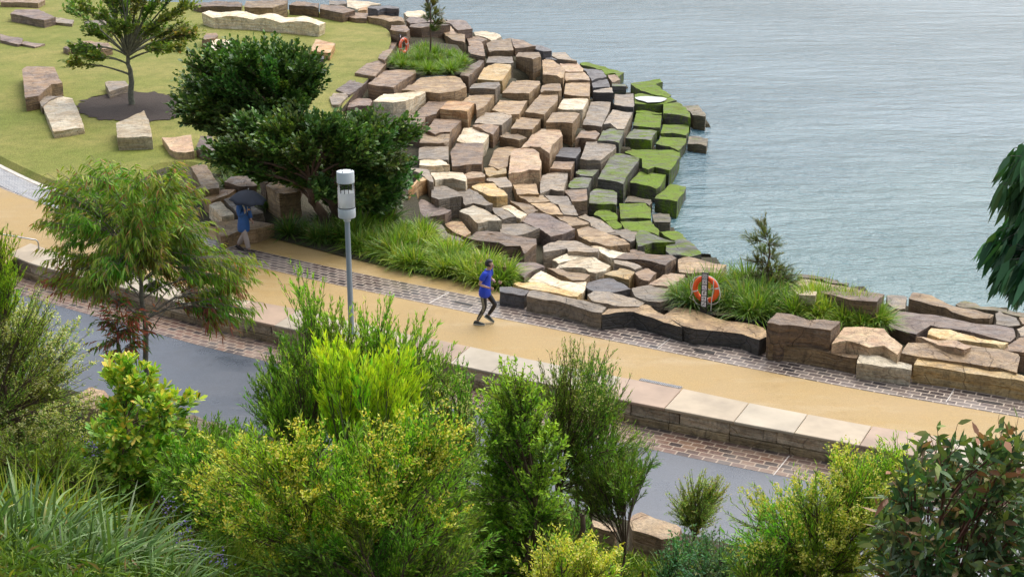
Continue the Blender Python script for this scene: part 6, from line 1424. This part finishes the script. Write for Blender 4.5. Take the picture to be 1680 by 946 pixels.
def runner_clothes(root, J):
    torso_garment('shirt', J, BLUE, root, .72, .20, .024, 1.10)
    t = trousers('tights', J, TIGHT, root, .006, .95)
    k, a, h = np.array(J['rkn']), np.array(J['ran']), np.array(J['rhi'])
    for o in (-.012, .016):
        st = np.array([h+[.01+o, -.098, -.10], (h*.5+k*.5)+[o, -.083, 0], k+[.0+o, -.066, .02], (k*.6+a*.4)+[.03+o, -.062, 0], (k*.15+a*.85)+[o, -.048, 0]]); tube_arc(resample(st, 14), .0055, 'stripe', PALE, t, 5)
    shoe(root, (J['ran'][0], J['ran'][1], .015), (1, 0), SHOE1, SOLE, 0.0); shoe(root, (J['lan'][0]-.02, J['lan'][1], .13), (1, .1), SHOE1, SOLE, .55)
    hair(root, J['hea'], (1, .1, -.05), .098, HAIR)
RP = gp(795, 531, 0)
runner = person(RP, R(-18), 'person jogging on the golden path in a royal blue shirt and black striped tights', JR, runner_clothes, (1, .1, -.05))
NAVY = fabric('navy blue rain jacket fabric', (.02, .095, .30), .6); GREYT = fabric('grey-brown trouser cloth', (.36, .30, .265), .8); SHOE2 = fabric('dark brown shoe', (.035, .022, .02), .4); SCARF = fabric('white scarf cloth', (.62, .63, .66))
JW = dict(pel=(0, 0, .93), che=(.02, 0, 1.30), nec=(.03, 0, 1.52), hea=(.06, 0, 1.645), rsh=(.02, -.20, 1.45), rel=(.05, -.27, 1.17), rwr=(.22, -.13, 1.30), lsh=(.02, .20, 1.45), lel=(.02, .28, 1.16), lwr=(.15, .22, .95),
          rhi=(0, -.09, .90), rkn=(.12, -.09, .49), ran=(.20, -.09, .085), lhi=(0, .09, .90), lkn=(-.06, .10, .49), lan=(-.30, .10, .13), rcurl=1.0, lcurl=.4)
def walker_clothes(root, J):
    torso_garment('jacket', J, NAVY, root, 1.5, .36, .036, 1.12)
    trousers('trousers', J, GREYT, root, .016, .93, .018)
    shoe(root, (J['ran'][0], J['ran'][1], .015), (1, -.15), SHOE2, DARKM); shoe(root, (J['lan'][0], J['lan'][1], .055), (1, 0), SHOE2, DARKM, .4)
    hair(root, J['hea'], (1, -.3, -.15), .098, plain('grey-brown hair', (.10, .08, .065), .7))
    st = np.array([[.06, -.13, 1.52], [.13, -.12, 1.45], [.155, -.11, 1.34], [.15, -.10, 1.22]])
    bm = bmesh.new(); L_ = [bm.verts.new(tuple(p+[.012, -.03, 0])) for p in st]; R_ = [bm.verts.new(tuple(p+[.012, .03, 0])) for p in st]
    for k in range(3): bm.faces.new((L_[k], L_[k+1], R_[k+1], R_[k]))
    o = link('scarf', bm_done(bm, 'scarf', 80), SCARF, root); md = o.modifiers.new('t', 'SOLIDIFY'); md.thickness = .02
WP = gp(402, 412, 0.003)
WY = R(-22)
walker = person(WP, WY, 'person in a navy jacket and grey trousers walking under a dark umbrella', JW, walker_clothes, (1, -.3, -.15))
# umbrella held in the hand
Mw = Matrix.Translation(Vector(WP)) @ Matrix.Rotation(WY, 4, 'Z')
hp = Mw @ Vector((.26, -.13, 1.33))
UMB = fabric('dark blue-grey umbrella cloth', (.012, .018, .032), .8)
um = empty('umbrella', hp); um.rotation_euler = (R(7), R(5), .3); tag(um, 'open dark blue umbrella with scalloped edge held over the walker', 'umbrella')
bm = bmesh.new(); n_ = 8; rings = []
RU = .56; HT = .62
for k in range(7):
    t = k/6; ring = []
    for j in range(n_*4):
        a = 2*math.pi*j/(n_*4); rib = abs((j % 4)-2)/2          # 1 on the rib
        r_ = RU*t*(1-.10*(1-rib)*t); z_ = HT-.30*t**2.0-.012*(1-rib)*t+.05*(1-rib)*(t**3)
        ring.append(bm.verts.new((r_*math.cos(a), r_*math.sin(a), z_)) if k else None)
    rings.append(ring)
apex = bm.verts.new((0, 0, HT+.01)); N4 = n_*4
for j in range(N4): bm.faces.new((apex, rings[1][j], rings[1][(j+1) % N4]))
for A, B in zip(rings[1:-1], rings[2:]):
    for j in range(N4): bm.faces.new((A[j], B[j], B[(j+1) % N4], A[(j+1) % N4]))
cano = link('canopy', bm_done(bm, 'canopy', 80), UMB, um); md = cano.modifiers.new('t', 'SOLIDIFY'); md.thickness = .004
for j in range(n_):
    a = 2*math.pi*(j*4)/(N4); pts = [(RU*t*math.cos(a)*.99, RU*t*math.sin(a)*.99, HT-.30*t**2-.012) for t in np.linspace(.05, 1.0, 8)]
    tube_arc(pts, .004, 'rib', DARKM, um, 5)
tube_arc([(0, 0, -.16), (0, 0, .2), (0, 0, HT+.06)], .008, 'shaft', STEEL, um, 8)
bm = bmesh.new(); bm_lathe(bm, [(0, -.17), (.016, -.165), (.017, -.06), (.012, -.045), (0, -.045)], 12); link('handle', bm_done(bm, 'handle'), DARKM, um)
bm = bmesh.new(); bm_lathe(bm, [(0, HT+.055), (.012, HT+.058), (.012, HT+.075), (0, HT+.08)], 10); link('tip', bm_done(bm, 'tip'), WBAND, um)

# ------------------------------------------------------------------ light: overcast sky
SUN_EL, SUN_AZ = R(58), R(35)          # azimuth from +Y toward +X
w = bpy.data.worlds.new('World'); scene.world = w; w.use_nodes = True; nt = w.node_tree; nt.nodes.clear()
out = nt.nodes.new('ShaderNodeOutputWorld'); bg = nt.nodes.new('ShaderNodeBackground'); sky = nt.nodes.new('ShaderNodeTexSky'); sky.sky_type = 'NISHITA'
sky.sun_disc = False; sky.sun_elevation = SUN_EL; sky.sun_rotation = SUN_AZ; sky.dust_density = 4.0; sky.air_density = 1.0; sky.ozone_density = 1.0
hs = nt.nodes.new('ShaderNodeHueSaturation'); hs.inputs['Saturation'].default_value = 0.5
nt.links.new(sky.outputs[0], hs.inputs['Color']); nt.links.new(hs.outputs[0], bg.inputs['Color']); bg.inputs['Strength'].default_value = 0.15; nt.links.new(bg.outputs[0], out.inputs['Surface'])
sl = bpy.data.lights.new('sun', 'SUN'); sl.energy = 1.1; sl.angle = R(60); sl.color = (1, .97, .92)
so = bpy.data.objects.new('sun', sl); COL.objects.link(so)
dv = Vector((math.sin(SUN_AZ)*math.cos(SUN_EL), math.cos(SUN_AZ)*math.cos(SUN_EL), math.sin(SUN_EL))); so.rotation_euler = (-dv).to_track_quat('-Z', 'Y').to_euler(); so.location = dv*60
scene.view_settings.view_transform = 'Standard'; scene.view_settings.look = 'None'; scene.view_settings.gamma = 1; scene.view_settings.use_curve_mapping = False
scene.view_settings.exposure = 0.8
scene.cycles.max_bounces = 6; scene.cycles.transparent_max_bounces = 8; scene.cycles.use_denoising = True
scene.render.resolution_x = 1024; scene.render.resolution_y = 576
